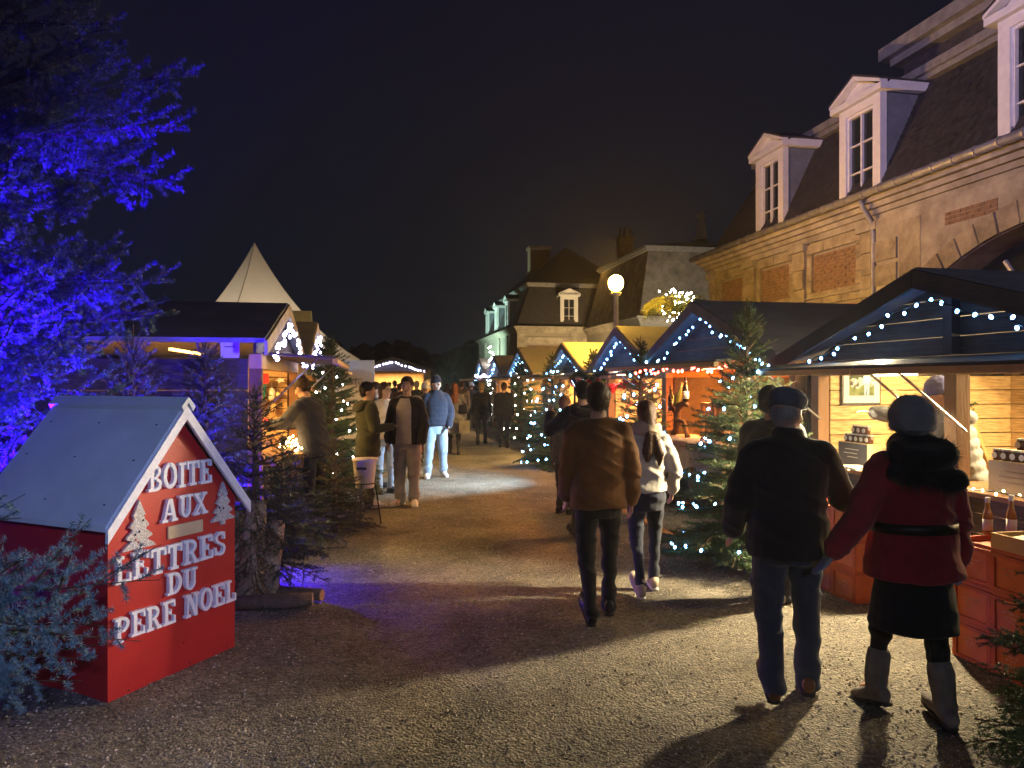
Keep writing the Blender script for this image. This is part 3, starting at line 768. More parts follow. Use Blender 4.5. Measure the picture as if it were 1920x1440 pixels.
for k in range(6): MB().box((-.1,.1),(-.13,.13),(.004*k,.004*k+.0035)).build('flyer', PAPER, T, rot=(0,0,random.uniform(-.1,.1)))
string_lights('amber micro lights lying along the front edge of the nearest counter', [(x_, y_, .968+.012*math.sin(y_*9)) for x_, y_ in [( .24+.03*math.sin(t*5), t) for t in np.linspace(-1.3,1.5,40)]], C1(0,0), TH, .085, M_BULB_A, .0085, .02)
# --- framed photograph on the lit side wall
PH = thing('framed_photo', 'framed photo of a woman in a field with cows, on the lit plank wall', 'picture', C1(.78,1.68,1.53), TH)
MB().box((-.22,.22),(-.02,0),(-.01,.43)).build('frame', mat('black_frame', (.02,.02,.02), .4), PH)
MB().box((-.203,.203),(-.024,-.0205),(.008,.412)).build('mount', mat('white_mount', (.62,.61,.58), .7, .03), PH)
pr = MB().box((-.14,.14),(-.027,-.0245),(.08,.36)).build('print', mat('meadow_print', (.20,.24,.08), .6, .5, 14, c2=(.05,.08,.02)), PH)
MB().box((-.14,.14),(-.0285,-.0275),(.25,.36)).build('print_trees', mat('print_trees', (.04,.06,.02), .6, .6, 30), pr)
cow = mat('cow_print', (.8,.76,.68), .6, 0, 26, c2=(.03,.025,.02), detail=1)
for (x, z, w, h) in ((-.09,.21,.045,.05),(-.02,.22,.04,.045),(.11,.22,.03,.05),(-.05,.19,.03,.04)):
    MB().prism([(x+w*math.cos(a)*(1-.2*math.sin(3*a)), z+h*math.sin(a)) for a in np.linspace(0,6.28,11)[:-1]], 1, -.030, -.0288).build('print_cow', cow, pr)
def flat(par, nm, pts, c): MB().prism(pts, 1, -.0315, -.0302).build(nm, mat('ink_%s' % nm, c, .6, .1), par)
flat(pr, 'print_jeans', [(.025,.085),(.042,.085),(.05,.17),(.058,.085),(.078,.085),(.082,.2),(.022,.2)], (.30,.42,.60))
flat(pr, 'print_blouse', [(.018,.19),(.086,.19),(.085,.24),(.098,.20),(.104,.21),(.09,.285),(.068,.30),(.04,.30),(.016,.285),(0,.21),(.008,.2),(.02,.24)], (.62,.72,.82))
flat(pr, 'print_face', [(.053+.017*math.cos(a), .318+.02*math.sin(a)) for a in np.linspace(0,6.28,11)[:-1]], (.72,.50,.38))
MB().prism([(.053+.027*math.cos(a), .327+.026*math.sin(a)) for a in np.linspace(-.6,3.74,10)], 1, -.0309, -.0301).build('print_hair', mat('ink_hair', (.62,.50,.32), .6, .1), pr)
# --- fir sprigs pinned to the lit wall
for lab, x, z in (('small green fir sprig pinned high on the lit plank wall', 2.02, 1.50), ('small green fir sprig hanging low on the lit plank wall', 2.06, 1.16)):
    T = thing('fir_sprig', lab, 'sprig', C1(x,1.66,z), TH); P0, P1_ = [], []
    for k in range(9):
        a = random.uniform(2.2,4.0); L_ = random.uniform(.10,.24); q0_ = Vector((random.uniform(-.05,.12),-.02,random.uniform(-.03,.03)))
        P0.append(tuple(q0_)); P1_.append(tuple(q0_+Vector((math.cos(a)*L_,random.uniform(-.08,0),math.sin(a)*L_*.6))))
    mb = MB(); needles(mb, P0, P1_, 420, .026, .004, .5); mb.build('needles', mat('sprig_needles',(.05,.12,.035),.6,.3,20), T, fix=False)
    MB().tube([(.12,0,.02),(0,-.03,0),(-.12,-.04,-.02)], .005, 5).build('twig', M_OAK, T)
# --- orange drinks crates stacked before the counter
CR = mat('orange_crate', (.50,.085,.02), .55, .25, 6, .1, 60); CRD = mat('orange_crate_panel', (.62,.15,.04), .6, .2, 5, .1, 60)
CRP = mat('crate_print', (.62,.30,.20), .7, .2)
cb = MB(); w, h, dp = .292, .25, .40
cb.box((.012,dp),(-w/2,w/2),(0,h-.03)); crate_body = cb.mesh('crate_body', CRD)
cr = MB()
for a, b, c, d in ((-w/2,w/2,0,.022),(-w/2,w/2,h-.052,h-.030),(-w/2,w/2,h-.025,h),(-w/2,-w/2+.03,.022,h-.052),(w/2-.03,w/2,.022,h-.052)):
    cr.box((0,.0119),(a,b),(c,d))
cr.box((.0121,dp),(-w/2,-w/2+.012),(h-.029,h)); cr.box((.0121,dp),(w/2-.012,w/2),(h-.029,h)); cr.box((dp-.012,dp-.0001),(-w/2+.012,w/2-.012),(h-.029,h))
crate_rim = cr.mesh('crate_rim', CR)
def crate(label, q, r, z):
    T = thing('drinks_crate', label, 'crate', RW(q,r,z), TH, 'orange drinks crates before the nearest chalet')
    put('crate_body', crate_body, T); put('crate_rim', crate_rim, T)
    mb = MB()
    for k, (zz, n, hh) in enumerate(((.138,9,.011),(.112,7,.012),(.088,4,.007))):
        y = .07-.015*k
        for i in range(n):
            wd = random.uniform(.006,.012)
            if i % 4 != 2: mb.box((.0105,.0119),(y-wd,y),(zz-hh/2,zz+hh/2))
            y -= wd+.004
    mb.build('crate_print', CRP, T); return T
rows = ('bottom', 'middle', 'top')
for ci, (q, r, w_) in enumerate(((3.655,3.87,'beside the red coat woman'),(3.655,3.57,'under the gift tray at the right edge'),(3.655,3.27,'nearest the right frame edge'),(3.72,5.20,'of the farther stack, nearest the woman'),(3.72,5.50,'in the middle of the farther stack'),(3.72,5.80,'of the farther stack, by the cap wearer'))):
    for k in range(3): crate('orange crate, %s of the column %s' % (rows[k], w_), q+random.uniform(-.006,.006), r, .252*k)
# --- bottles and gift tray on the crates
def bottle(label, loc, c, h=.24, cap=(.7,.7,.68), neck=.012, body=.030, lab=True):
    T = thing('bottle', label, 'bottle', loc, TH)
    MB().rings([(0,0,0,body*.95,body*.95),(0,0,.004,body,body),(0,0,h*.52,body,body),(0,0,h*.66,body*.62,body*.62),(0,0,h*.76,neck*1.15,neck*1.15),(0,0,h*.95,neck,neck)], 12).build('glass', mat('glass_%.2f_%.2f' % (c[0],c[1]), c, .08, .2, 5, spec=.7, trans=.25), T, True)
    MB().rings([(0,0,h*.86,neck*1.25,neck*1.25),(0,0,h,neck*1.3,neck*1.3)], 10).build('cap', mat('cap_%.2f_%.2f' % cap[:2], cap, .35, .1, metal=.6), T)
    if lab: MB().rings([(0,0,h*.12,body*1.02,body*1.02),(0,0,h*.42,body*1.02,body*1.02)], 12).build('label_band', PAPER, T, True)
    return T
bottle('amber cider bottle standing left of the gift tray', RW(3.93,4.02,.757), (.45,.19,.02))
bottle('amber cider bottle with the tallest cap, behind the other two', RW(4.03,3.94,.757), (.40,.15,.02), .265)
bottle('dark amber cider bottle nearest the tray corner', RW(4.02,3.76,.757), (.22,.08,.015))
GT = thing('gift_tray', 'open card gift tray with wrapped goods on top of the crates', 'tray', RW(3.64,3.50,.757), TH)
tb = MB(); tb.box((0,.38),(-.20,.20),(0,.012)); tb.box((0,.012),(-.20,.20),(.0121,.09)); tb.box((.368,.38),(-.20,.20),(.0121,.09)); tb.box((.0121,.3679),(-.20,-.188),(.0121,.09)); tb.box((.0121,.3679),(.188,.20),(.0121,.09))
tb.build('tray', CARD, GT)
for x, y, a, c in ((.12,.10,.3,(.8,.72,.5)),(.26,.02,.1,(.75,.55,.18)),(.14,-.08,.8,(.82,.80,.78)),(.28,-.12,.2,(.8,.5,.1)),(.24,.13,1.2,(.85,.8,.6))):
    Mx = Matrix.Translation((x,y,.045)) @ Matrix.Rotation(a, 4, 'Z')
    MB().box((-.07,.07),(-.035,.035),(-.03,.03),M=Mx).build('packet', mat('packet_%.2f_%.2f' % (c[0],c[2]), c, .45, .2, 20), GT)
RC = MB(); RC.rings([(0,0,0,.05,.05),(0,0,.01,.055,.055),(0,0,.09,.055,.055),(0,0,.1,.045,.045)], 12); 
tag(RC.build('red_tin', mat('red_tin', (.5,.03,.03), .35, .2), None, True, RW(3.95,4.45,0)), 'small red tin on the ground between the crate stacks', 'tin')

# ================================================================ second chalet goods: wine display
def C2(x, y, z=0): return RW(4.07+x, 8.70+y, z)
T = thing('display_table', 'table with grey white draped cloth before the orange lit chalet', 'table', C2(-.42,-.55,0), TH)
MB().box((0,.62),(-1.05,1.05),(1.0,1.03)).build('table_top', M_PINE_D, T)
dr = MB(); V = []; n = 80
for i in range(n+1):
    y = -1.07+2.14*i/n; fo = .022*math.sin(i*1.15)+.014*math.sin(i*.47)
    V += [(-.012,y,1.036), (-.02+fo*.4,y,.92), (-.025+fo,y,.74+.03*math.sin(i*.3)), (.62,y,1.036)]
dr.add(V, [(4*i+a,4*i+4+a,4*i+5+a,4*i+1+a) for i in range(n) for a in (0,1)] + [(4*i+3,4*i+7,4*i+4,4*i) for i in range(n)])
dr.build('tablecloth', mat('grey_cloth', (.50,.48,.47), .85, .12, 5, .15, 120), T, True)
for y in (-.95,.95):
    for x in (.05,.57): MB().box((x-.025,x+.025),(y-.025,y+.025),(0,1.0)).build('leg', M_OAK, T)
T = thing('vine_root', 'gnarled vine root holding wine bottles on the draped table', 'bottle stand', C2(-.12,.12,1.04), TH)
vr = MB(); vr.tube([(0,.28,.0),(.02,.2,.06),(0,.1,.18),(.02,.16,.30),(0,.05,.40),(.01,-.1,.44),(0,-.22,.40)], [.03,.05,.045,.04,.045,.04,.025], 8); vr.tube([(0,.1,.2),(.02,-.05,.2),(0,-.15,.06),(0,-.2,.0)], [.035,.03,.03,.035], 8); vr.tube([(0,.16,.28),(0,.3,.4),(.0,.36,.52)], [.03,.022,.015], 7)
v = np.concatenate(vr.V); v = v + np.stack([vnoise(v,14), vnoise(v+9,14), vnoise(v+5,14)],1)*.025; vr.V = [v]
vr.build('root', mat('vine_bark', (.10,.055,.03), .9, .4, 20, .5, 60), T, True)
bottle('dark red wine bottle with cream label standing on the vine root', C2(-.12,-.02,1.495), (.03,.02,.012), .32, (.05,.02,.02), .015, .038)
t_ = bottle('green champagne bottle slung from the vine root', C2(-.12,.28,1.42), (.20,.22,.05), .34, (.5,.42,.15), .016, .044, False); t_.rotation_euler = (R(18), R(6), TH)
t_ = bottle('dark champagne bottle leaning at the end of the vine root', C2(-.12,.44,1.36), (.05,.05,.02), .34, (.2,.1,.05), .016, .044, False); t_.rotation_euler = (R(-12), R(4), TH)
T = thing('bottle_rack', 'upright wooden slat rack with bottles on the draped table', 'rack', C2(.0,-.55,1.04), TH)
for y in (-.28,-.14,0,.14,.28): MB().box((-.02,.02),(y-.02,y+.02),(0,.42)).build('slat', M_PINE_D, T)
MB().box((-.03,.03),(-.31,.31),(.42,.45)).build('rail', M_PINE_D, T)
for y, w_ in ((-.21,'rightmost'),(-.07,'middle'),(.07,'leftmost')): bottle(w_+' wine bottle standing inside the slat rack', C2(.06,-.55+y,1.04), (.02,.02,.012), .32, (.25,.03,.03), .015, .038)['group'] = 'bottles in the slat rack'
string_lights('red, white and green party lights under the orange chalet flap', [(-.35,y,1.93-.05*abs(math.sin(y*4))) for y in np.linspace(-1.6,1.2,20)], C2(0,0), TH, .16, glow('red_bulb',(1,.08,.05),30), .018, .02)

# third chalet: red tinsel, baubles and gift boards
def C3(x, y, z=0): return RW(4.07+x, 11.75+y, z)
tin = mat('red_tinsel', (.45,.012,.03), .3, .3, 30, metal=.5)
for lab, a, b, z in (('red tinsel garland hung under the near half of the third chalet flap',-1.2,0,1.86),('red tinsel garland hung round the far post of the third chalet',.2,1.2,1.8)):
    T = thing('tinsel', lab, 'tinsel', C3(.05,0,0), TH); mb = MB()
    ys = np.linspace(a,b,14); P = np.array([(0,y,z-.10-.10*abs(math.sin(i*.7))) for i, y in enumerate(ys)])
    needles(mb, P[:-1], P[1:], 900, .09, .012, .1); mb.build('strand', tin, T, fix=False)
T = thing('wreath_garland', 'dark green fir garland with red bows along the third chalet beam', 'garland', C3(-.6,-.2,1.84), TH); mb = MB()
P = np.array([(0,y,.05*math.sin(y*5)) for y in np.linspace(-1.1,.9,16)]); needles(mb, P[:-1], P[1:], 1500, .10, .006, .3); mb.build('fir', mat('fir_garland',(.03,.07,.03),.8,.4,20), T, fix=False)
for y in (-.8,-.3,.3,.7): MB().ell((-.03,y,-.08),(.05,.07,.05),8,5).build('bow', tin, T)
GOODS = [mat('goods_%d' % i, c, .6, .3, 12) for i, c in enumerate(((.6,.08,.06),(.75,.70,.6),(.10,.25,.12),(.5,.30,.12),(.12,.2,.4),(.7,.5,.2),(.35,.05,.15)))]
def wall_goods(base, label, grp, side, x0, x1, y, z0, z1, n, sz=.12):
    combo = [(a, b) for a in range(7) for b in (.2,.55,.9)]; random.shuffle(combo)
    for k in range(n):
        ci, sh = combo[k]; m = GOODS[ci]; x = random.uniform(x0,x1)*side; z = random.uniform(z0,z1); w, h = sz*random.uniform(.5,1.2), sz*random.uniform(.6,1.7)
        p = base(x, y, z); T = thing('hanging_ornament', '%s %s %s' % (('red','cream','green','tan','blue','gold','plum')[ci], 'bauble' if sh < .4 else 'stocking' if sh < .7 else 'star', label), 'ornament', p, TH, grp)
        MB().tube([(0,0,h/2),(0,.0,h/2+.07)], .004, 4).build('hook', M_STEEL, T)
        if sh < .4: MB().ell((0,0,0),(w/2,w*.3,h/2),9,6).build('bauble', m, T, True)
        elif sh < .7: MB().prism([(-w*.2,h/2),(w*.2,h/2),(w*.2,-h*.15),(w*.55,-h*.3),(w*.5,-h/2),(-w*.1,-h/2),(-w*.2,-h*.3)], 1, -.015, .015).build('stocking', m, T)
        else: MB().prism([(w/2*math.cos(a)*(1 if i % 2 else .45), h/2*math.sin(a)*(1 if i % 2 else .45)) for i, a in enumerate(np.linspace(0,6.283,11)[:-1])], 1, -.012, .012).build('star', m, T)
wall_goods(C3, 'hung inside the third right chalet', 'ornaments inside the third right chalet', 1, .5, 2.3, 1.2, 1.2, 1.8, 14)
wall_goods(lambda x,y,z: RW(4.07+x, 15.3+y, z), 'hung inside the fourth right chalet', 'ornaments inside the fourth right chalet', 1, .5, 2.3, 1.3, 1.2, 1.8, 10)
def CL(x, y, z=0): return RW(-1.02+x, 9.10+y, z)
wall_goods(CL, 'hung on the inner wall of the first left chalet', 'ornaments inside the first left chalet', -1, .25, 1.6, 1.52, 1.15, 1.85, 21, .13)
T = thing('christmas_stocking', 'large green and red stocking hung in the first left chalet', 'stocking', CL(-.55,1.46,1.70), TH)
MB().prism([(-.10,.10),(.10,.16),(.09,-.10),(.06,-.24),(-.02,-.30),(-.10,-.26),(-.12,-.1)], 1, -.03, .03).build('sock', mat('dark_green_felt',(.012,.10,.09),.9), T)
MB().prism([(-.03,.17),(.13,.17),(.14,.04),(.02,.0)], 1, -.034, -.0305).build('cuff', mat('red_felt',(.35,.02,.03),.9), T)
T = thing('tag_sign', 'small square white notice on the dark side of the first left chalet', 'sign', RW(-1.02-.33,9.10-1.80,1.98), TH)
MB().box((-.085,.085),(-.012,0),(0,.17)).build('board', M_WHITEP, T); MB().box((-.05,.05),(-.014,-.0125),(.10,.112)).build('print', INK, T)
T = thing('lit_basket', 'basket heaped with glowing amber fairy lights before the left chalet', 'lights', gp(545, 985), 0)
MB().rings([(0,0,.66,.13,.13),(0,0,.68,.14,.14),(0,0,.86,.17,.17),(0,0,.88,.16,.16)], 14).build('basket', M_OAK, T)
MB().rings([(0,0,0,.14,.14),(0,0,.03,.14,.14),(0,0,.05,.03,.03),(0,0,.65,.03,.03),(0,0,.66,.1,.1)], 12).build('stand', M_OAK, T)
for k in range(42):
    a = random.random()*6.28; rr = .15*math.sqrt(random.random()); put('bulb', bulb_mesh(M_BULB_A,.011), T, (rr*math.cos(a), rr*math.sin(a), .88+.22*random.random()*(1-rr*4)+.02))

# ================================================================ street lamp
LP = thing('street_lamp', 'tall street lamp with a glowing yellow globe behind the stalls', 'street lamp', (2.02,14.0,0))
pm_ = mat('lamp_post_paint', (.30,.27,.20), .5, .2)
MB().rings([(0,0,0,.14,.14),(0,0,.5,.11,.11),(0,0,.55,.06,.06),(0,0,3.42,.045,.045),(0,0,3.44,.09,.09),(0,0,3.50,.10,.10)], 12).build('post', pm_, LP, True)
MB().ell((0,0,3.67),(.145,.145,.155),20,12).build('globe', glow('sodium_globe',(1.0,.50,.05),1050.0), LP, True)

# ================================================================ tents and banner
TT = thing('pagoda_tent', 'tall white pagoda tent with a pointed peak behind the left stalls', 'tent', (-8.8,24.6,0), R(45))
hs, zp, ze = 2.55, 6.5, 2.5
V, fs = [], []; nv, nu = 14, 8
for side_ in range(4):
    base = len(V); c0 = [(-hs,-hs),(hs,-hs),(hs,hs),(-hs,hs)][side_]; c1 = [(-hs,-hs),(hs,-hs),(hs,hs),(-hs,hs)][(side_+1) % 4]
    for j in range(nv+1):
        t = j/nv; sc_ = 1-t; z = ze+(zp-ze)*(t**1.0*.55+.45*t**2.4)
        sc_ = (1-t)**1.0 if t < 1 else 0.004
        for i in range(nu+1):
            s = i/nu; sag = 1-.10*math.sin(math.pi*s)*(1-t)*t*2
            V.append(((c0[0]+(c1[0]-c0[0])*s)*sc_*sag, (c0[1]+(c1[1]-c0[1])*s)*sc_*sag, z))
    for j in range(nv):
        for i in range(nu): a = base+j*(nu+1)+i; fs.append((a,a+1,a+nu+2,a+nu+1))
    b2 = len(V)
    for i in range(nu+1): s = i/nu; V += [(c0[0]+(c1[0]-c0[0])*s, c0[1]+(c1[1]-c0[1])*s, ze), (c0[0]+(c1[0]-c0[0])*s, c0[1]+(c1[1]-c0[1])*s, ze-.22-.05*math.sin(math.pi*s))]
    for i in range(nu): a = b2+2*i; fs.append((a,a+2,a+3,a+1))
MB().add(V, fs).build('canopy', M_CANVAS, TT, True)
for x in (-1,1):
    for y in (-1,1): MB().tube([(x*hs*.98,y*hs*.98,0),(x*hs*.98,y*hs*.98,ze)], .04, 8).build('pole', M_WHITEP, TT)
for x in (-1,1):
    sm = MB(); pts = [(x*hs*(1-t)*1.004, -x*0+hs*(1-t)*1.004*s2, ze+(zp-ze)*(t*.55+.45*t**2.4)+.006) for s2 in (1,) for t in np.linspace(0,.99,12)]
    sm.tube(pts, .012, 5).build('seam', mat('seam_grey',(.35,.33,.31),.8), TT)
    pts = [(x*hs*(1-t)*1.004, -hs*(1-t)*1.004, ze+(zp-ze)*(t*.55+.45*t**2.4)+.006) for t in np.linspace(0,.99,12)]
    MB().tube(pts, .012, 5).build('seam', MATS['seam_grey'], TT)
lamp('POINT', 'tent_light', (0,0,2.2), (1,.80,.55), 330, TT, size=.2)
GT2 = thing('pale_gazebo', 'pale green white gazebo roof behind the second left stall', 'tent', RW(-2.3,17.2), TH)
for s in (-1,1): MB().prism([(0,3.35),(s*1.3,2.35),(s*1.3,2.38),(0,3.39)], 0, -1.6, .9).build('roof_sheet', mat('pale_green_sheet',(.50,.56,.52),.6,.1), GT2)
for x in (-1.55,.85):
    for y in (-1.25,1.25): MB().tube([(x,y,0),(x,y,2.36)], .03, 6).build('pole', M_STEEL, GT2)
BN = thing('banner_panel', 'white panel with thin black script lettering beside the left stalls', 'banner', (-3.18,14.0,0), R(3))
MB().box((-.62,.50),(-.02,.02),(.05,2.17)).build('panel', mat('grey_white_panel',(.52,.50,.48),.7,.06), BN)
for x in (-.55,.45): MB().box((x-.02,x+.02),(.021,.05),(0,2.1)).build('upright', M_STEEL, BN)
def stroke(par, pts, r=.008): MB().tube([(x,-.024,z) for x,z in pts], r, 5).build('lettering', INK, par)
def arc(cx, cz, rx, rz_, a0, a1, n=9): return [(cx+rx*math.cos(R(a0+(a1-a0)*i/n)), cz+rz_*math.sin(R(a0+(a1-a0)*i/n))) for i in range(n+1)]
stroke(BN, [(-.30,1.66),(-.24,1.90)]); stroke(BN, [(-.33,1.84)]+arc(-.22,1.85,.06,.05,120,-90)+arc(-.22,1.73,.07,.065,90,-150))       # B
stroke(BN, arc(-.08,1.72,.035,.04,0,360)); stroke(BN, [(-.03,1.76),(-.03,1.70),(.0,1.68),(.03,1.71),(.03,1.76),(.035,1.69)]); stroke(BN, [(.06,1.69),(.06,1.76),(.08,1.75),(.10,1.69)])
stroke(BN, [(.15,1.84),(.14,1.70),(.17,1.68)]); stroke(BN, [(.10,1.79),(.26,1.81)]); stroke(BN, [(.20,1.76),(.21,1.70),(.25,1.70)]); stroke(BN, [(.27,1.77),(.23,1.62),(.18,1.56)])
stroke(BN, arc(-.02,1.60,.13,.03,150,390), .005)
for k, (z, w) in enumerate(((1.40,.22),(1.27,.18),(1.15,.20),(1.0,.24),(.85,.16))):
    mb = MB(); x = -.12-w/2
    while x < w/2: wd = random.uniform(.02,.05); mb.box((x,x+wd),(-.024,-.021),(z-.008,z+.008)); x += wd+.015
    mb.build('lettering', INK, BN)
# ================================================================ conifers
M_BARK = mat('bark', (.13,.09,.06), .95, .4, 14, .5, 40)
M_TWIG = mat('twig_bark', (.10,.065,.035), .9, .3, 30)
def needle_mat(name, a, b): return mat(name, a, .55, 0, 5, c2=b, spec=.35, detail=2)
M_FIR = needle_mat('fir_needles', (.085,.145,.045), (.035,.070,.028))
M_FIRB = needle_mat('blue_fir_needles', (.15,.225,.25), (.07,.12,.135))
M_FIRD = needle_mat('dull_fir_needles', (.075,.085,.05), (.03,.042,.028))
M_BALE = mat('weathered_trunk', (.40,.30,.19), .9, .4, 9, .5, 40)

def grow(p, d, L, segs, lvl, rad, droop, spacing, ratio, spread=52, up=Vector((0,0,1)), min_l=.05, nstep=None):
    # a branch axis of several segments with side twigs in its plane; fills segs with (a, b, r0, r1, level)
    n = nstep or max(2, int(L/.10)); step = L/n; d = d.normalized(); pts = [p.copy()]; dirs = []
    for i in range(n):
        d = (d + Vector((random.uniform(-.07,.07), random.uniform(-.07,.07), random.uniform(-.06,.06)-droop*step)) ).normalized()
        dirs.append(d.copy()); pts.append(pts[-1] + d*step)
    for i in range(n):
        segs.append((pts[i], pts[i+1], rad*(1-.75*i/n), rad*(1-.75*(i+1)/n), lvl))
    if lvl <= 0: return pts
    s = spacing*random.uniform(.6,1.2); sd = random.choice((-1,1))
    while s < L*.97:
        i = min(n-1, int(s/step)); q = pts[i] + (pts[i+1]-pts[i])*((s-i*step)/step)
        side = dirs[i].cross(up)
        if side.length < .2: side = dirs[i].orthogonal()
        side.normalize()
        tl = ratio*min(L-s+.12*L, .75*L)*random.uniform(.75,1.15)*(min(1, s/(.16*L)) if lvl > 1 else 1)
        if tl > min_l:
            a = R(spread*random.uniform(.8,1.15)); v = dirs[i]*math.cos(a) + side*sd*math.sin(a) + up*random.uniform(-.12,.2)
            grow(q, v, tl, segs, lvl-1, rad*.45, droop*.8, spacing*.62, ratio*.9, spread, up, min_l)
        sd = -sd; s += spacing*random.uniform(.45,.75)
    return pts

def foliage(segs, mats, dens, L, w, name, parent, fwd=.6, skip=2, twig_r=1.0):
    mb = MB(); sg = [(a, b, r0*twig_r, r1*twig_r) for a, b, r0, r1, _ in segs]
    twigs(mb, sg, 1)
    nd = [s for s in segs if s[4] < skip]
    needles(mb, [tuple(s[0]) for s in nd], [tuple(s[1]) for s in nd], dens, L, w, fwd)
    return mb.mesh(name, mats, fix=False)

def spruce_meshes(H, W, whorl=.13, nb=6, lvl=2, dens=260, L=.022, w=.0032, sp=.10, ratio=.55, seed=1, rise=.15, z0=.10, mats=None, leader=.35, droop=.5):
    random.seed(seed); segs = []; z = z0
    while z < H-leader*.6:
        t = (z-z0)/(H-z0); Lb = W*((1-t)**.85)*random.uniform(.85,1.1)+.06; a0 = random.random()*6.28
        for k in range(nb):
            a = a0 + 6.283*k/nb + random.uniform(-.3,.3); el = rise + .75*t*t + random.uniform(-.12,.18)
            d = Vector((math.cos(a)*math.cos(el), math.sin(a)*math.cos(el), math.sin(el)))
            grow(Vector((0,0,z+random.uniform(-.04,.04))), d, Lb*random.uniform(.8,1.12), segs, lvl if Lb > .25 else 1, .007+.005*(1-t), droop*(1-t), sp, ratio)
        z += whorl*(1-.35*t)
    for k in range(6):                                            # stiff shoots round the leader
        a = k*1.05; d = Vector((.35*math.cos(a), .35*math.sin(a), 1))
        grow(Vector((0,0,H-leader*(.9 if k % 2 else .6))), d, leader*random.uniform(.4,.7), segs, 0, .004, 0, .1, .5)
    crown = foliage(segs, mats or [M_FIR, M_TWIG], dens, L, w, 'crown', None)
    tr = MB(); tr.tube([(0,0,0),(.01,0,H*.5),(0,0,H-leader),(0,0,H)], [.03+.014*H,.02+.008*H,.012,.004], 8)
    return crown, tr.mesh('trunk', M_BARK, True)
def tree(name, label, meshes, loc, rz=0, s=1.0, grp=None):
    T = thing(name, label, 'tree', loc, rz, grp)
    put('crown', meshes[0], T, scale=s); put('trunk', meshes[1], T, scale=s); return T
def tree_lights(label, loc, H, W, turns, spacing, m, r, seed, z0=.15, arc_=None):
    random.seed(seed); pts = []; n = int(turns*22)
    for i in range(n+1):
        t = i/n; a = seed+6.283*turns*t; rr = W*((1-t)**.85)*.86+.05
        pts.append((rr*math.cos(a)*random.uniform(.8,1.05), rr*math.sin(a)*random.uniform(.8,1.05), z0+(H-z0-.2)*t+random.uniform(-.07,.07)))
    return string_lights(label, pts, loc, 0, spacing, m, r, .03, 'string lights wound round the market trees', wire=True)

SPA = spruce_meshes(2.45, .80, .11, 8, 2, 430, .026, .0048, .085, .60, seed=3)
SPB = spruce_meshes(2.45, .80, .14, 7, 2, 300, .030, .0072, .10, .58, seed=5)
SPC = spruce_meshes(2.6, .78, .19, 6, 1, 480, .045, .012, .09, .55, seed=8)
GR = 'decorated spruces along the alley'
tree('christmas_tree', 'large lit spruce between the nearest chalet and the orange chalet', SPA, gp(1400,1062), .3, 1.04, GR)
tree_lights('icy lights on the large spruce beside the man in the flat cap', gp(1400,1062), 2.35, .84, 6.5, .27, M_BULB_T, .0125, 1)
p = RW(3.92,10.2); tree('christmas_tree', 'lit spruce before the third chalet, beside the white sweater woman', SPB, p, 1.3, 1.0, GR)
tree_lights('blue white lights on the spruce before the third chalet', p, 2.35, .72, 6, .34, M_BULB_T, .017, 2)
p = at(1036,716,14.9); p.z = 0; tree('christmas_tree', 'densely lit spruce left of the man with raised arms', SPB, p, 2.6, .98, GR)
tree_lights('dense cold lights on the spruce left of the dark man', p, 2.3, .78, 8, .36, M_BULB_T, .017, 3)
p = at(978,716,20.6); p.z = 0; tree('christmas_tree', 'golden green spruce before the broad yellow roof', SPC, p, .7, 1.05, GR)
tree_lights('warm white lights on the golden green spruce', p, 2.5, .72, 7, .5, M_BULB_TW, .019, 4)
p = at(1112,716,14.2); p.z = 0; tree('christmas_tree', 'slim spruce with glowing top between the third and fourth chalets', SPC, p, 2.7, .92, GR)
tree_lights('cold lights on the slim spruce between third and fourth chalets', p, 2.2, .5, 5, .45, M_BULB_T, .017, 5)
p = at(921,716,27.5); p.z = 0; tree('christmas_tree', 'small far spruce at the end of the right row', SPC, p, 1.9, .9, GR)
tree_lights('white lights on the far spruce at the end of the right row', p, 3.4, .25, 7, .26, M_BULB_TW, .026, 6)
p = RW(-.62,11.3); tree('christmas_tree', 'lit spruce between the two left chalets', SPB, p, 1.0, 1.02, GR)
tree_lights('white lights on the spruce between the left chalets', p, 2.3, .75, 6, .38, M_BULB_TW, .013, 7)
p = RW(-.75,12.6); tree('bare_spruce', 'unlit straggly spruce in front of the white script banner', SPC, p, 2.0, .98)
p = Vector((2.70,3.10,0)); tree('bare_spruce', 'unlit spruce whose green tips enter at the right frame edge', SPA, p, 2.1, .80)

# weeping evergreen lit by the street lamp, wound with dazzling lights
WP = at(1268,716,15.0); WP.z = 0
T = thing('weeping_tree', 'rounded weeping evergreen wound with dazzling lights behind the orange chalet roof', 'tree', WP)
random.seed(21); segs = []
for k in range(60):
    a = random.random()*6.28; rr = .46*math.sqrt(random.random())
    grow(Vector((.15*math.cos(a), .15*math.sin(a), 3.50-rr*.5)), Vector((math.cos(a), math.sin(a), .9)), .50+.28*random.random(), segs, 2, .008, 2.9, .10, .6)
put('crown', foliage(segs, [needle_mat('golden_needles',(.14,.16,.03),(.07,.09,.02)), M_TWIG], 320, .03, .007, 'crown', None, .5), T)
MB().tube([(0,0,0),(.05,.02,1.6),(0,0,3.4)], [.09,.06,.03], 8).build('trunk', M_BARK, T, True)
pts = [(.36*math.cos(a)*math.sin(a*.13)*1.0-.05, -.42+.1*math.sin(a*1.7), 3.28+.32*math.sin(a*.37)) for a in np.linspace(0,60,140)]
string_lights('dazzling white light cluster in the weeping evergreen', pts, WP, 0, .22, glow('dazzle_bulb',(1,.86,.62),90), .015, .04)

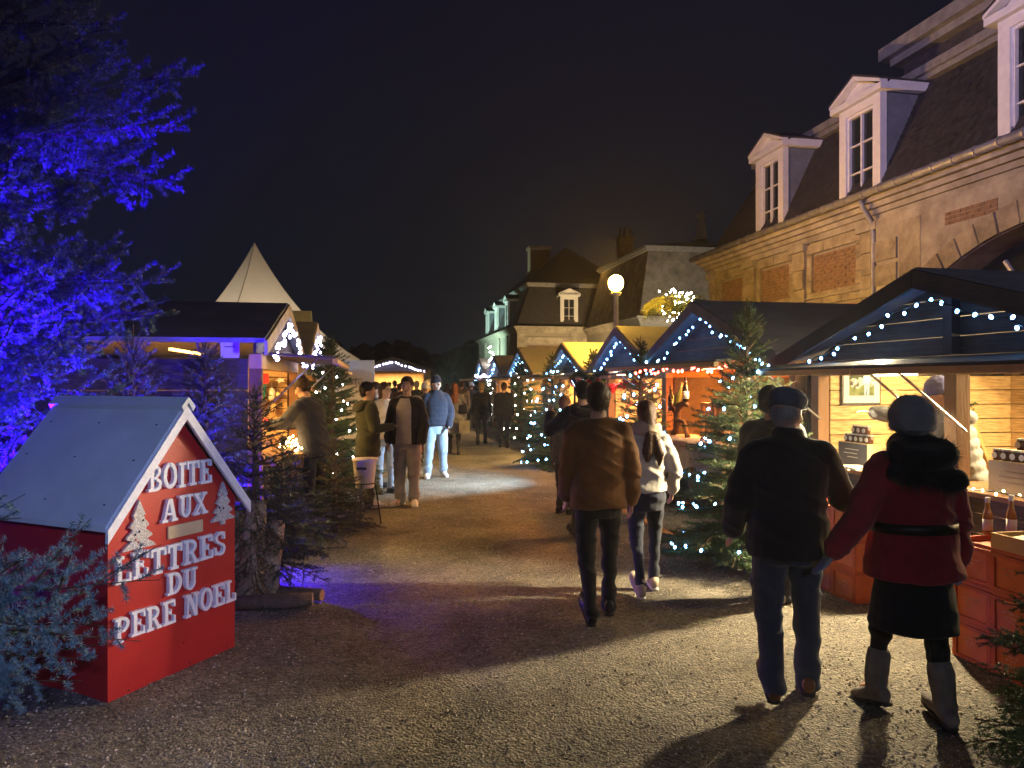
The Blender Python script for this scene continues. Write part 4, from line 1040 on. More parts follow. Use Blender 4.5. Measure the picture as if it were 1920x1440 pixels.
# ---------------------------------------------------------------- firs lit by the blue floodlights
random.seed(31)
T1 = thing('large_fir', 'large fir at the left frame edge, boughs lit vivid blue', 'tree', (-4.75,5.6,0))
MB().tube([(0,0,0),(.05,0,2),(0,.05,4.5),(.0,0,7.5)], [.20,.16,.11,.03], 10).build('trunk', M_BARK, T1, True)
def bough(segs, u0, v0, d0, u1, v1, d1, sag=.25, sp=.21, ratio=.46, lvl=2, rad=.018, up=Vector((0,-.75,.65))):
    a, b = at(u0,v0,d0), at(u1,v1,d1); d = b-a; L = d.length
    d = d.normalized() + Vector((0,0,sag))
    return grow(a-T1.location, d, L*1.03, segs, lvl, rad, 2*sag/L, sp, ratio, 55, up.normalized(), .06)
segs = []
for b in ((-330,330,5.6,385,165,4.9,.18),(-330,300,5.6,330,250,5.2,.22),(-330,360,5.6,270,340,4.8,.30),(-330,330,5.5,150,110,5.0,.1),(-330,330,5.5,290,330,5.5,.3),(-300,300,5.4,240,110,5.3,.05),
          (-330,80,5.6,140,30,5.0,.15),(-330,40,5.6,260,-60,5.2,.2),(-330,420,5.6,120,400,4.9,.2),(-330,420,5.6,60,330,4.6,.2),
          (-330,620,5.6,300,480,5.2,.05),(-330,650,5.6,275,545,5.0,.08),(-330,640,5.6,280,620,5.4,.16),(-330,640,5.6,180,560,4.7,.1),(-330,720,5.6,250,690,5.3,.16),(-330,740,5.6,160,700,4.7,.2),
          (-330,560,5.6,120,500,4.8,.15),(-330,820,5.6,120,780,4.8,.15),(-330,860,5.6,60,840,4.4,.2),(-330,520,5.6,60,600,4.5,.15),(-330,470,5.6,40,450,4.8,.15)):
    bough(segs, *b)
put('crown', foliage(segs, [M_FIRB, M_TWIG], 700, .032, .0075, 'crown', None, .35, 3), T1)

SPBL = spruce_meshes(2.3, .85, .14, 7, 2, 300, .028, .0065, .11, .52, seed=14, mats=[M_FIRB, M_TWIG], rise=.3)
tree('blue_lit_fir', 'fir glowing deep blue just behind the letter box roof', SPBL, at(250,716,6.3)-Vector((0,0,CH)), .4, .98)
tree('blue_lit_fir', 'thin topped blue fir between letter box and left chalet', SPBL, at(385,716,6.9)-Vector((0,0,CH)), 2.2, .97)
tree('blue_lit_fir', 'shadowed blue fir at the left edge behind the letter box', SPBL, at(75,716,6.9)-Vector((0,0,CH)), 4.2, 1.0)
SPD = spruce_meshes(1.55, .75, .12, 7, 2, 360, .028, .006, .10, .55, seed=17, mats=[M_FIRD, M_TWIG], rise=.05, leader=.2)
tree('cut_spruce', 'drab cut spruce right behind the letter box corner', SPD, Vector((-2.18,6.1,.18)), .5, 1.0)
tree('cut_spruce', 'low dark spruce in front of the leaning man at the left chalet', SPD, Vector((-2.42,7.6,0)), 1.7, .78)
tree('cut_spruce', 'low dark spruce beside the bucket stand', SPD, Vector((-2.05,8.35,0)), 3.1, .72)
tree('cut_spruce', 'dark spruce by the left chalet corner, washed with blue', SPD, Vector((-3.05,7.0,0)), 3.9, 1.0)
# weathered stump and logs at its foot
T = thing('tree_stump', 'pale weathered trunk bundle behind the letter box, draped with twigs', 'stump', gp(470,1128))
st = MB()
for x, y, r_, h, lx in ((0,0,.10,.80,.05),(.09,.08,.08,.62,.10),(-.08,.06,.09,.7,-.06)):
    st.tube([(x,y,0),(x+lx*.3,y,h*.4),(x+lx*.7,y+.02,h*.8),(x+lx,y+.03,h)], [r_*1.25,r_,r_*.9,r_*.6], 12)
v = np.concatenate(st.V); v = v+np.stack([vnoise(v,11),vnoise(v+3,11),vnoise(v+8,11)],1)*.035; st.V = [v]
st.build('trunk', M_BALE, T, True)
segs = []; random.seed(41)
for k in range(60):
    a = random.uniform(-2.9,.9); z = random.uniform(.15,1.05)
    grow(Vector((.1*math.cos(a),.1*math.sin(a),z)), Vector((math.cos(a),math.sin(a),-.5)), random.uniform(.2,.42), segs, 1, .005, 1.5, .07, .5)
put('twigs', foliage(segs, [M_FIRD, M_TWIG], 260, .02, .004, 'twigs', None), T)
for lab, p0, p1, r_ in (('split log with pale cut end nearest the letter box', gp(440,1146), gp(585,1138), .058), ('thinner split log lying behind the first one', gp(455,1118), gp(603,1127), .05)):
    T = thing('log', lab, 'log', (p0+p1)/2); d = (p1-p0)/2
    lg = MB(); lg.tube([-d+Vector((0,0,r_)), -d*.3+Vector((0,.012,r_*1.05)), d*.4+Vector((0,-.01,r_)), d+Vector((0,0,r_))], [r_,r_*1.06,r_,r_*.96], 12)
    v = np.concatenate(lg.V); v = v+np.stack([0*v[:,0],vnoise(v,9),vnoise(v+3,9)],1)*.02; lg.V = [v]
    lg.build('bark', M_BARK, T, True)
    e0 = d+Vector((0,0,r_)); n_ = d.normalized()
    MB().tube([e0+n_*.001, e0+n_*.006], r_*.9, 12).build('cut_face', mat('cut_wood',(.52,.33,.15),.8,.25,30), T)

# foreground fir boughs in front of the letter box
random.seed(52)
T = thing('foreground_fir', 'pale blue fir sprays in front of the letter box corner', 'tree', (-2.75,2.95,0))
MB().tube([(0,0,0),(0,0,.6),(0,0,1.25)], [.05,.035,.008], 8).build('trunk', M_BARK, T, True)
segs = []
def fb(u0, v0, d0, u1, v1, d1, sag=.1, sp=.075, ratio=.45, lvl=2, up=(0,-.55,.8), rad=.007):
    a, b = at(u0,v0,d0), at(u1,v1,d1); L = (b-a).length; d = (b-a).normalized()+Vector((0,0,sag*.5))
    grow(a-T.location, d, L, segs, lvl, rad, sag/L, sp, ratio, 48, Vector(up).normalized(), .035)
for b in ((-200,1130,2.95,345,1090,2.9),(40,1120,2.85,200,985,2.75),(110,1110,2.85,150,1000,2.75),(-150,1110,2.95,30,1020,2.7),(-60,1110,2.85,60,1030,2.75),
          (150,1115,2.85,300,1015,2.95),(-200,1190,2.95,215,1170,2.75),(-200,1200,2.95,180,1270,2.8),(-200,1240,2.95,100,1310,2.75),(-200,1150,2.9,100,1190,2.6),
          (-200,1240,2.9,230,1235,2.95),(-200,1060,3.0,20,905,3.0),(-200,1010,3.0,30,960,2.9),(-200,1290,2.9,150,1290,2.9),(20,1180,2.8,262,1215,2.9)):
    fb(*b, sp=.115, ratio=.42)
put('crown', foliage(segs, [M_FIRB, M_TWIG], 1150, .023, .0032, 'crown', None, .35), T)

# ---------------------------------------------------------------- floodlights in the greenery and on a mast behind the viewpoint
def flood(label, loc, target, c, power, spot=80, soft=.08, post=0.0, s=1.0):
    T = thing('floodlight', label, 'floodlight', loc, 0)
    d = (Vector(target)-Vector(loc)); q = d.to_track_quat('-Z','Y'); Mx = q.to_matrix().to_4x4()
    hd = MB(); hd.box((-.11*s,.11*s),(-.08*s,.08*s),(.0,.06*s),M=Mx); hd.build('housing', M_IRON, T)
    MB().box((-.095*s,.095*s),(-.065*s,.065*s),(-.006,-.001),M=Mx).build('lens', glow('lens_%.2f_%.2f' % c[:2], c, 12), T)
    MB().tube([(0,0,.0),(0,0,-Vector(loc).z+.001)], .018 if post < 2 else .045, 8).build('stake', M_IRON, T)
    lamp('SPOT', 'beam', tuple(Mx @ Vector((0,0,-.03))), c, power, T, soft, tuple(Mx @ Vector((0,0,-2))), spot, .95)
    return T
BLUE = (.030,.001,1.0)
flood('blue floodlight in the greenery behind the letter box, aimed at the big fir', (-3.0,5.0,.25), (-3.6,5.3,3.4), BLUE, 1400, 110)
flood('blue floodlight beside the big fir trunk, aimed up at its upper boughs', (-3.75,4.25,.3), (-2.9,5.0,4.0), BLUE, 10000, 66)
flood('blue floodlight hidden under the first left chalet wall, aimed at the firs', (-2.75,6.05,.2), (-2.8,7.0,1.6), BLUE, 3200, 140)
flood('blue floodlight low behind the cut spruces', (-2.55,6.75,.25), (-2.1,6.4,.0), BLUE, 420, 110)
flood('lavender floodlight on a tall mast behind the viewpoint', (-6.5,-3.0,5.6), (9.5,15.0,7.9), (.80,.60,1.0), 10500, 31, .15, 5)
flood('pale lavender floodlight on a pole behind the viewpoint, aimed at the letter box', (1.8,-2.2,3.2), (-2.3,4.2,.55), (.34,.46,1.0), 1700, 28, .10, 3)
flood('greenish white floodlight in the court before the far range', tuple(RW(3.5,52.0,.4)), tuple(RW(9.6,55.0,5.0)), (.62,1.0,.82), 9000, 90)
flood('warm floodlight at the foot of the far range end wall', tuple(RW(12.0,38.0,.4)), tuple(RW(13.6,47.0,5.5)), (1.0,.68,.32), 5200, 90)
flood('amber floodlight in the yard before the pavilion', tuple(RW(13.0,29.5,.4)), tuple(RW(17.5,37.5,7.5)), (1.0,.86,.62), 3600, 80)
flood('pale floodlight on a low mast behind the viewpoint, washing the alley', (1.6,-4.2,3.6), (2.6,7,.6), (.62,.72,1.0), 420, 52, .2, 3)
flood('cold white floodlight under the third chalet flap, aimed across the alley', tuple(RW(3.30,11.6,1.72)), tuple(RW(1.0,12.7,.25)), (.45,.74,1.0), 1700, 84, .04)

# ================================================================ letter box
BP = gp(202,1318); BQ = gp(440,1212); ax = (BQ-BP); W = ax.length; ang = math.atan2(ax.y, ax.x)
LB = thing('letter_box', 'red wooden house letter box with white roof and white slab letters', 'letter box', BP, ang)
# local: x along the front, y into the box (away from the reader), z up
RED = mat('red_gloss_paint', (.46,.022,.022), .42, .14, 3, .06, 50, spec=.4)
ROOFW = mat('white_roof_board', (.62,.64,.66), .6, .12, 2.5, .08, 30)
WHT = mat('white_letter', (.80,.79,.82), .7, .1, 30, .3, 90)
EV, RG, DP = 1.0, 1.575, 1.0; cx_ = W/2
MB().prism([(0,0),(W,0),(W,EV),(cx_,RG-.03),(0,EV)], 1, 0, .022).build('front_panel', RED, LB)
MB().prism([(0,0),(W,0),(W,EV),(cx_,RG-.03),(0,EV)], 1, DP-.02, DP).build('back_panel', RED, LB)
for x in ((.001,.022),(W-.022,W-.001)): MB().box(x,(.0225,DP-.0205),(0,EV-.01)).build('side_panel', RED, LB)
sl = (RG-EV)/cx_; ovh = .06
for s in (-1, 1):
    x0, x1 = cx_, cx_+s*(cx_+ovh); zz = lambda x: RG+.02-sl*abs(x-cx_)
    rp = MB().prism([(x0,zz(x0)),(x1,zz(x1)),(x1,zz(x1)+.03),(x0,zz(x0)+.03)], 1, -.06, DP+.10).build('roof_board', ROOFW, LB)
    MB().prism([(x0,zz(x0)+.012),(x1,zz(x1)+.012),(x1,zz(x1)-.062),(x0+s*.001,zz(x0)-.07)], 1, -.083, -.061).build('barge_board', WHT, LB)
    for fx in (.2,.5,.85):
        for yy in (.05,.55,1.0):
            xx = x0+(x1-x0)*fx; MB().ell((xx,yy,zz(xx)+.031),(.008,.008,.004),8,4).build('screw', M_IRON, rp)
MB().prism([(cx_-.05,RG+.03),(cx_,RG+.085),(cx_+.05,RG+.03),(cx_+.035,RG-.0),(cx_,RG+.052),(cx_-.035,RG+.0)], 1, -.095, DP+.11).build('ridge_cap', ROOFW, LB)
MB().box((W*.42,W*.70),(-.012,-.001),(.815,.89)).build('slot_plate', mat('slot_beige',(.62,.47,.28),.6,.1), LB)
# slab-serif letters from strokes: (x,z) in a 1-high cell; t stem weight, s serif weight
def glyph(c):
    t, s = .20, .11; B = []
    bx = lambda x0,x1,z0,z1: B.append([(x0,z0),(x1,z0),(x1,z1),(x0,z1)])
    def dg(xa, za, xb, zb, w): B.append([(xa-w/2,za),(xa+w/2,za),(xb+w/2,zb),(xb-w/2,zb)])
    def ring(cx, cz, rx, rz, a0, a1, w, n=10):
        for i in range(n):
            a, b = R(a0+(a1-a0)*i/n), R(a0+(a1-a0)*(i+1)/n)
            B.append([(cx+rx*math.cos(a),cz+rz*math.sin(a)),(cx+rx*math.cos(b),cz+rz*math.sin(b)),(cx+(rx-w)*math.cos(b),cz+(rz-w*.75)*math.sin(b)),(cx+(rx-w)*math.cos(a),cz+(rz-w*.75)*math.sin(a))])
    if c == 'I': bx(.14,.14+t,s,1-s); bx(0,.48,0,s); bx(0,.48,1-s,1); w = .48
    elif c == 'L': bx(.12,.12+t,s,1-s); bx(0,.44,1-s,1); bx(0,.78,0,s); bx(.67,.78,s,.34); w = .78
    elif c == 'E': bx(.12,.12+t,s,1-s); bx(0,.78,1-s,1); bx(0,.80,0,s); bx(.12+t,.52,.45,.55); bx(.67,.78,.70,1-s); bx(.69,.80,s,.32); bx(.47,.55,.38,.45); bx(.47,.55,.55,.62); w = .80
    elif c == 'T': bx(.31,.31+t,s,1-s); bx(.18,.64,0,s); bx(0,.82,1-s,1); bx(0,.11,.68,1-s); bx(.71,.82,.68,1-s); w = .82
    elif c == 'O': ring(.44,.5,.44,.52,0,360,.21,20); w = .88
    elif c == 'B':
        bx(.12,.12+t,s,1-s); bx(0,.46,0,s); bx(0,.44,1-s,1); bx(.12+t,.46,.46,.56); ring(.43,.755,.30,.25,-90,90,.17,8); ring(.45,.255,.35,.255,-90,90,.18,8); w = .80
    elif c == 'D': bx(.12,.12+t,s,1-s); bx(0,.42,0,s); bx(0,.42,1-s,1); ring(.40,.5,.46,.5,-90,90,.20,12); w = .86
    elif c == 'P': bx(.12,.12+t,s,1-s); bx(0,.46,0,s); bx(0,.44,1-s,1); bx(.12+t,.44,.40,.50); ring(.43,.70,.35,.30,-90,90,.18,9); w = .80
    elif c == 'R': bx(.12,.12+t,s,1-s); bx(0,.44,0,s); bx(0,.44,1-s,1); bx(.12+t,.44,.42,.52); ring(.43,.71,.34,.29,-90,90,.18,9); dg(.70,s,.48,.46,.2); bx(.60,.92,0,s); w = .92
    elif c == 'A': dg(.16,s,.42,1,.13); dg(.74,s,.50,1,.21); bx(.0,.34,0,s); bx(.56,.94,0,s); bx(.25,.68,.30,.39); w = .94
    elif c == 'U': bx(.12,.12+t,.32,1-s); bx(.60,.72,.32,1-s); bx(0,.44,1-s,1); bx(.50,.84,1-s,1); ring(.42,.34,.30,.36,180,360,.16,10); w = .84
    elif c == 'X': dg(.72,s,.20,1-s,.21); dg(.17,s,.70,1-s,.13); bx(0,.34,0,s); bx(.54,.92,0,s); bx(.02,.40,1-s,1); bx(.55,.88,1-s,1); w = .92
    elif c == 'N': bx(.12,.24,s,1-s); bx(.70,.82,0,1-s); dg(.72,.0,.24,1.0,.22); bx(0,.36,0,s); bx(0,.30,1-s,1); bx(.58,.94,1-s,1); w = .94
    elif c == 'S': ring(.38,.74,.32,.27,20,270,.15,10); ring(.38,.26,.34,.27,-160,90,.15,10); bx(.60,.70,.66,.96); bx(.04,.14,.04,.36); w = .74
    return B, w
GLY = {}
def word(text, x0, x1, z, h):
    ws = [glyph(c)[1] if c != ' ' else .45 for c in text]; gap = .10; tot = sum(ws)+gap*(len(ws)-1); k = (x1-x0)/(tot*h); x = x0
    for c, w in zip(text, ws):
        if c != ' ':
            mb = MB(); polys, _ = glyph(c); jz = random.uniform(-.006,.006)
            for i, p in enumerate(polys): mb.prism([(px*h*k, pz*h) for px, pz in p], 1, -.026-.0007*(i % 5), -.001)
            mb.build('letter', WHT, LB, loc=(x,0,z+jz), rot=(0,random.uniform(-.02,.02),0))
        x += (w+gap)*h*k
random.seed(61)
word('BOITE', .26*W, .765*W, 1.115, .15)
word('AUX', .36*W, .73*W, .925, .135)
word('LETTRES', .03*W, .89*W, .635, .15)
word('DU', .40*W, .64*W, .485, .13)
word('PERE NOEL', .03*W, .985*W, .315, .14)
snow = mat('glitter_wood', (.62,.58,.54), .75, .4, 60, .6, 120)
for x, z, s in ((.20*W,.775,.30),(.875*W,.83,.27)):                # layered cut-out firs either side of the slot
    tp = [(.06,0),(.06,.10)]
    for k in range(4): tp += [(.36-.075*k, .10+.21*k), (.33-.075*k,.15+.21*k), (.16-.03*k, .26+.20*k)]
    tp += [(.0,1.02)]
    pts = [(px*s, pz*s) for px, pz in tp]; pts += [(-px, pz) for px, pz in pts[::-1][1:]]
    o = MB().prism(pts, 1, -.020, -.002).build('wooden_fir', snow, LB, loc=(x,0,z))
    for k in range(9): MB().ell((random.uniform(-.05,.05),-.022,random.uniform(.05,.22)),(.007,.004,.007),6,4).build('bead', random.choice((M_IRON, WHT, GOODS[0])), o)
for x, z in ((.14*W,.02),(.60*W,.025),(.92*W,.03),(.55*W,.16)): MB().ell((x,-.002,z),(.005,.003,.005),6,4).build('screw', M_IRON, LB)

# ================================================================ bucket on its stand
p = gp(684,985); T = thing('bucket_stand', 'black wire stand holding a pale bucket beside the teenagers', 'stand', p)
for a in (.4,2.5,4.6): MB().tube([(.20*math.cos(a),.20*math.sin(a),0),(.13*math.cos(a),.13*math.sin(a),.52)], .009, 6).build('leg', M_IRON, T)
MB().tube([(.135*math.cos(a),.135*math.sin(a),.52) for a in np.linspace(0,6.283,20)], .008, 6).build('ring', M_IRON, T)
T2 = thing('bucket', 'pale tapered bucket with dark handle slot on the wire stand', 'bucket', p+Vector((0,0,.46)))
MB().rings([(0,0,0,.105,.105),(0,0,.01,.11,.11),(0,0,.33,.145,.145),(0,0,.335,.155,.155),(0,0,.36,.155,.155)], 20).build('pail', mat('pale_plastic',(.55,.50,.50),.5,.1), T2, True)
MB().box((-.07,.05),(-.152,-.135),(.235,.262)).build('handle_slot', M_IRON, T2)
# ================================================================ people
BENCH = bpy.data.scenes.new('workbench')                     # a scratch scene so that fusing a garment does not re-evaluate the market
def fused(mb, voxel, smooth_it, name, m, wr=0.0, wsc=9.0, fold=0.0):
    # fuse overlapping closed shapes into one continuous skin, relax it and crease it
    src = mb.mesh('tmp', None, fix=True); o = bpy.data.objects.new('tmp', src); BENCH.collection.objects.link(o)
    rm = o.modifiers.new('r', 'REMESH'); rm.mode = 'VOXEL'; rm.voxel_size = voxel
    sm = o.modifiers.new('s', 'SMOOTH'); sm.factor = .5; sm.iterations = smooth_it
    BENCH.view_layers[0].update(); dg = BENCH.view_layers[0].depsgraph
    me = bpy.data.meshes.new_from_object(o.evaluated_get(dg)); me.name = name
    bpy.data.objects.remove(o); bpy.data.meshes.remove(src)
    n = len(me.vertices); co = np.empty(n*3, np.float32); me.vertices.foreach_get('co', co); co = co.reshape(-1,3).astype(float)
    if wr or fold:
        nr = np.empty(n*3, np.float32); me.vertices.foreach_get('normal', nr); nr = nr.reshape(-1,3)
        P = co*np.array([1,1,1.0]); d = wr*vnoise(P, wsc) + wr*.6*vnoise(P+7, wsc*2.1)
        if fold:                                                  # slanting drag folds
            Q = np.stack([co[:,0]*3+co[:,2]*2, co[:,1]*3-co[:,2]*1.2, co[:,2]*13+co[:,0]*6], 1)
            d = d + fold*(.9-np.abs(2*vnoise(Q, 1.0))*2.2)
        co = co + nr*d[:,None]; me.vertices.foreach_set('co', co.astype(np.float32).ravel())
    me.polygons.foreach_set('use_smooth', np.ones(len(me.polygons), bool))
    me.materials.clear(); me.materials.append(m); me.update()
    return me
def fuzz(me, parent, m, n, L, w, down, s, name):               # fine strands over a mesh: hair lying down, wool standing out
    nv = len(me.vertices); co = np.empty(nv*3, np.float32); me.vertices.foreach_get('co', co); nr = np.empty(nv*3, np.float32); me.vertices.foreach_get('normal', nr)
    co = co.reshape(-1,3).astype(float); nr = nr.reshape(-1,3).astype(float); ix = rng.integers(0, nv, n)
    p = co[ix] + rng.normal(size=(n,3))*.004; dr = nr[ix]*(1-down) + np.array([0,0,-1.0])*down + rng.normal(size=(n,3))*.22; dr /= np.linalg.norm(dr, axis=1)[:,None]
    sd = np.cross(dr, rng.normal(size=(n,3))); sd /= np.linalg.norm(sd, axis=1)[:,None]+1e-9; ll = (L*(.5+rng.random(n)))[:,None]
    mb = MB(); mb.add(np.stack([p-sd*w/2, p+sd*w/2, p+dr*ll], 1).reshape(-1,3), np.arange(3*n).reshape(-1,3)); mb.build(name, m, parent, fix=False).scale = (s,)*3
SKIN = mat('skin', (.52,.31,.22), .55, .12, 20, .08, 120, sss=.1)
SKIN2 = mat('skin_pale', (.60,.40,.31), .55, .10, 20, .08, 120, sss=.1)
EYEW = mat('eye_white', (.40,.36,.34), .3, .02); EYED = mat('eye_dark', (.03,.02,.015), .2, .02); LIP = mat('lips', (.36,.13,.11), .5, .1)
def cloth(name, c, rough=.9, var=.2, b=.25, bs=220, sheen=.15, scale=9): return mat('cloth_'+name, c, rough, var, scale, b, bs, sheen=sheen)
HAIR = {k: mat('hair_'+k, c, .5, .35, 25, .4, 90, stretch=(1,1,.25)) for k, c in dict(black=(.012,.010,.010), brown=(.045,.024,.013), chestnut=(.09,.042,.02), red=(.16,.05,.018), blond=(.38,.25,.11), grey=(.30,.29,.28)).items()}
DARKC = cloth('black', (.012,.012,.014)); NAVY = cloth('navy', (.018,.022,.04)); JEAN = cloth('denim', (.036,.046,.072), b=.35, bs=400); JEAND = cloth('dark_denim', (.022,.028,.05), b=.3, bs=400)
JEANL = cloth('pale_denim', (.32,.42,.55), b=.3, bs=400); CHAR = cloth('charcoal', (.035,.035,.038)); OLIVE = cloth('olive', (.045,.05,.028)); BEIGE = cloth('beige', (.45,.36,.27)); WHITE = cloth('off_white', (.66,.63,.57))
GREYT = cloth('grey_fleece', (.30,.28,.30)); RUST = cloth('rust_brown', (.17,.075,.022)); WINE = cloth('wine_red', (.26,.018,.026), b=.4, bs=160); PUFF = mat('grey_puffer', (.19,.20,.21), .6, .15, 6, .15, 60)
LEATH_B = mat('tan_leather', (.17,.075,.03), .45, .25, 12, .2, 80); LEATH_K = mat('black_leather', (.015,.014,.014), .4, .2, 12, .2, 80); SUEDE = mat('taupe_suede', (.17,.15,.14), .95, .25, 12, .3, 140); SNEAK = mat('white_sneaker', (.68,.66,.66), .5, .1, 12)
SOLE = mat('rubber_sole', (.05,.045,.04), .8); SOLEW = mat('white_sole', (.6,.58,.56), .7)
KNITB = cloth('blue_knit', (.055,.065,.20), b=.6, bs=150); KNITG = cloth('grey_knit', (.30,.31,.32), b=.6, bs=150); FELT = cloth('cap_felt', (.075,.09,.115), b=.3); FUR = mat('black_fur', (.055,.06,.058), .8, .4, 30)

def V3(*a): return Vector(a)
class Person: pass
def person(label, loc, face, H=1.75, top=DARKC, hem=.80, bulk=.02, trousers=DARKC, legw=1.0, shoes=LEATH_K, sole=SOLE, hair='brown', hairstyle='short', hat=None, hatmat=None,
           legs=None, arms=None, lean=0.0, side=0.0, turn=0.0, nod=0.0, skin=SKIN, collar=.0, hood=None, scarf=None, quilt=0.0, flare=0.0, shoulder=1.0, waist=1.0,
           skirt=None, boots=None, gloves=None, belt=None, face_detail=True, vox=.012, front=None, sleeve=1.0, grp=None, foot_yaw=(8,-8), fold=.006, hands=True, belly=0.0):
    T = thing('person', label, 'person', loc, R(face), grp); s = H/1.75
    # --- skeleton (metres for a 1.75 m figure, facing +y, right side +x)
    legs = legs or {}; arms = arms or {}
    th_, sh_ = .425, .41
    D = lambda v: Vector(v).normalized()
    J = {}
    hipz = 0.0
    for k, sx in (('R',1),('L',-1)):
        t, c = legs.get(k, ((.03*sx,0.02,-1),(.0,-.03,-1)))
        hp = V3(.088*sx,0,0); kn = hp + D(t)*th_; an = kn + D(c)*sh_
        J['hip'+k], J['kn'+k], J['an'+k] = hp, kn, an
    lift = legs.get('pitch', {})
    low = min(J['an'+k].z for k in 'RL'); up = V3(0,0,-low+.085)
    for k in list(J): J[k] = J[k] + up
    hc = V3(0,0,0) + up
    RX = Matrix.Rotation(-R(lean), 3, 'X') @ Matrix.Rotation(R(side), 3, 'Y')
    U = lambda p: hc + RX @ (Vector(p) - V3(0,0,.92))            # trunk frame, pelvis at z .92
    MU = Matrix.Translation(hc) @ RX.to_4x4() @ Matrix.Translation(V3(0,0,-.92))
    HM = MU @ Matrix.Translation(V3(0,0,1.50)) @ Matrix.Rotation(R(turn),4,'Z') @ Matrix.Rotation(-R(nod),4,'X') @ Matrix.Rotation(R(lean*.6),4,'X') @ Matrix.Translation(V3(0,0,-1.50))
    sw = .162*shoulder
    for k, sx in (('R',1),('L',-1)):
        ua, fa = arms.get(k, ((.16*sx,-.02,-1),(.05*sx,.18,-1)))
        so = U((sw*sx,0,1.380)); el = so + D(ua)*.285; wr_ = el + D(fa)*.25
        J['so'+k], J['el'+k], J['wr'+k], J['fa'+k] = so, el, wr_, D(fa)
    near = vox < .0115
    # --- body: one continuous surface
    b = MB()
    b.ell((0,-.008,1.638),(.078,.098,.112),16,12,M=HM); b.ell((0,.022,1.575),(.056,.066,.066),14,9,M=HM); b.ell((0,.066,1.527),(.026,.022,.020),10,7,M=HM)
    b.cap(HM @ V3(0,.088,1.645), HM @ V3(0,.112,1.603), .010, .0165, 10); b.ell((0,.083,1.555),(.026,.014,.012),10,6,M=HM)
    b.ell((0,.076,1.668),(.052,.016,.012),10,6,M=HM)
    for sx in (-1,1): b.ell((.076*sx,-.006,1.618),(.010,.024,.034),8,6,M=HM); b.ell((.042*sx,.062,1.595),(.022,.022,.026),8,6,M=HM)
    b.cap(U((0,-.012,1.42)), HM @ V3(0,-.004,1.57), .062, .056)
    b.rings([(0,0,.80,.15,.10),(0,0,.92,.165,.115),(0,0,1.05,.145,.10),(0,0,1.2,.155,.108),(0,0,1.33,.162,.108),(0,0,1.41,.12,.085),(0,-.01,1.475,.06,.055)],16,M=MU)
    for k in 'RL':
        b.cap(J['so'+k],J['el'+k],.042,.034); b.cap(J['el'+k],J['wr'+k],.034,.025)
        b.cap(J['hip'+k],J['kn'+k],.062,.038); b.cap(J['kn'+k],J['an'+k],.038,.030); b.cap(J['an'+k],J['an'+k]+V3(0,.12,-.05),.036,.026)
    for k, sx in (('R',1),('L',-1)):
        f = J['fa'+k]; w = J['wr'+k]; side_v = f.cross(V3(0,0,1)) if abs(f.z) < .75 else f.cross(V3(1,0,0)); side_v.normalize(); nrm = side_v.cross(f)
        if abs(f.z) >= .75: side_v, nrm = V3(0,1,0)-f*f.y, V3(sx,0,0)-f*f.x; side_v.normalize(); nrm.normalize()
        hb = MB(); Tm = hb if gloves else b
        th0 = .3 if gloves else 0
        for a in (-.018,0,.018): Tm.cap(w+side_v*a, w+f*.085+side_v*a*1.25, .0145+.004*bool(gloves), .0125+.004*bool(gloves), 8)
        for i, (a, l1, l2) in enumerate(((-.028,.032,.028),(-.010,.040,.032),(.009,.042,.034),(.027,.038,.030))):
            c0 = w+f*.085+side_v*a; c1 = c0+f*l1-nrm*sx*0+V3(0,0,0)+nrm*(-.008*sx); c2 = c1+f*l2*.8+nrm*(-.020*sx)
            g = .0015*bool(gloves); Tm.cap(c0,c1,.0088+g,.0080+g,7); Tm.cap(c1,c2,.0080+g,.0066+g,7)
        c0 = w+f*.028+side_v*.026; c1 = c0+f*.035+side_v*.024; Tm.cap(c0,c1,.0115,.0095,7); Tm.cap(c1,c1+f*.028+side_v*.006,.0092,.0075,7)
        if gloves: hb.cap(w-f*.03, w+f*.01, .034, .032); put('glove', fused(hb, .008, 2, 'glove', gloves), T, scale=s)
    put('body', fused(b, .0105 if near else max(vox*1.05,.013), 2, 'body', skin), T, scale=s)
    # --- face
    if face_detail:
        for sx in (-1,1):
            MB().ell((.031*sx,.0795,1.640),(.0135,.009,.0062),8,6,M=HM).build('eye', EYEW, T, True).scale = (s,)*3
            MB().ell((.031*sx,.0885,1.640),(.0070,.005,.0058),7,5,M=HM).build('iris', EYED, T, True).scale = (s,)*3
            MB().tube([HM @ V3(.014*sx,.094,1.660), HM @ V3(.032*sx,.092,1.666), HM @ V3(.050*sx,.080,1.660)], .0042, 5).build('eyebrow', HAIR[hair if hair in HAIR else 'brown'], T).scale = (s,)*3
        MB().tube([HM @ V3(-.024,.088,1.558), HM @ V3(-.008,.097,1.560), HM @ V3(.008,.097,1.560), HM @ V3(.024,.088,1.558)], [.003,.0055,.0055,.003], 6).build('mouth', LIP, T, True).scale = (s,)*3
    # --- hair
    h = MB(); hm = HAIR[hair]
    if hat is None or hairstyle != 'short':
        h.ell((0,-.020,1.664),(.089,.102,.104),16,11,M=HM)
        h.ell((0,-.045,1.61),(.076,.068,.07),14,9,M=HM)
    else:
        h.ell((0,-.035,1.625),(.080,.077,.068),14,9,M=HM)
    if hairstyle == 'crop': h.ell((0,.030,1.715),(.066,.062,.040),12,8,M=HM)
    if hairstyle in ('long','pony'):
        h.cap(HM @ V3(0,-.06,1.62), U((0,-.09,1.49)), .075, .060); 
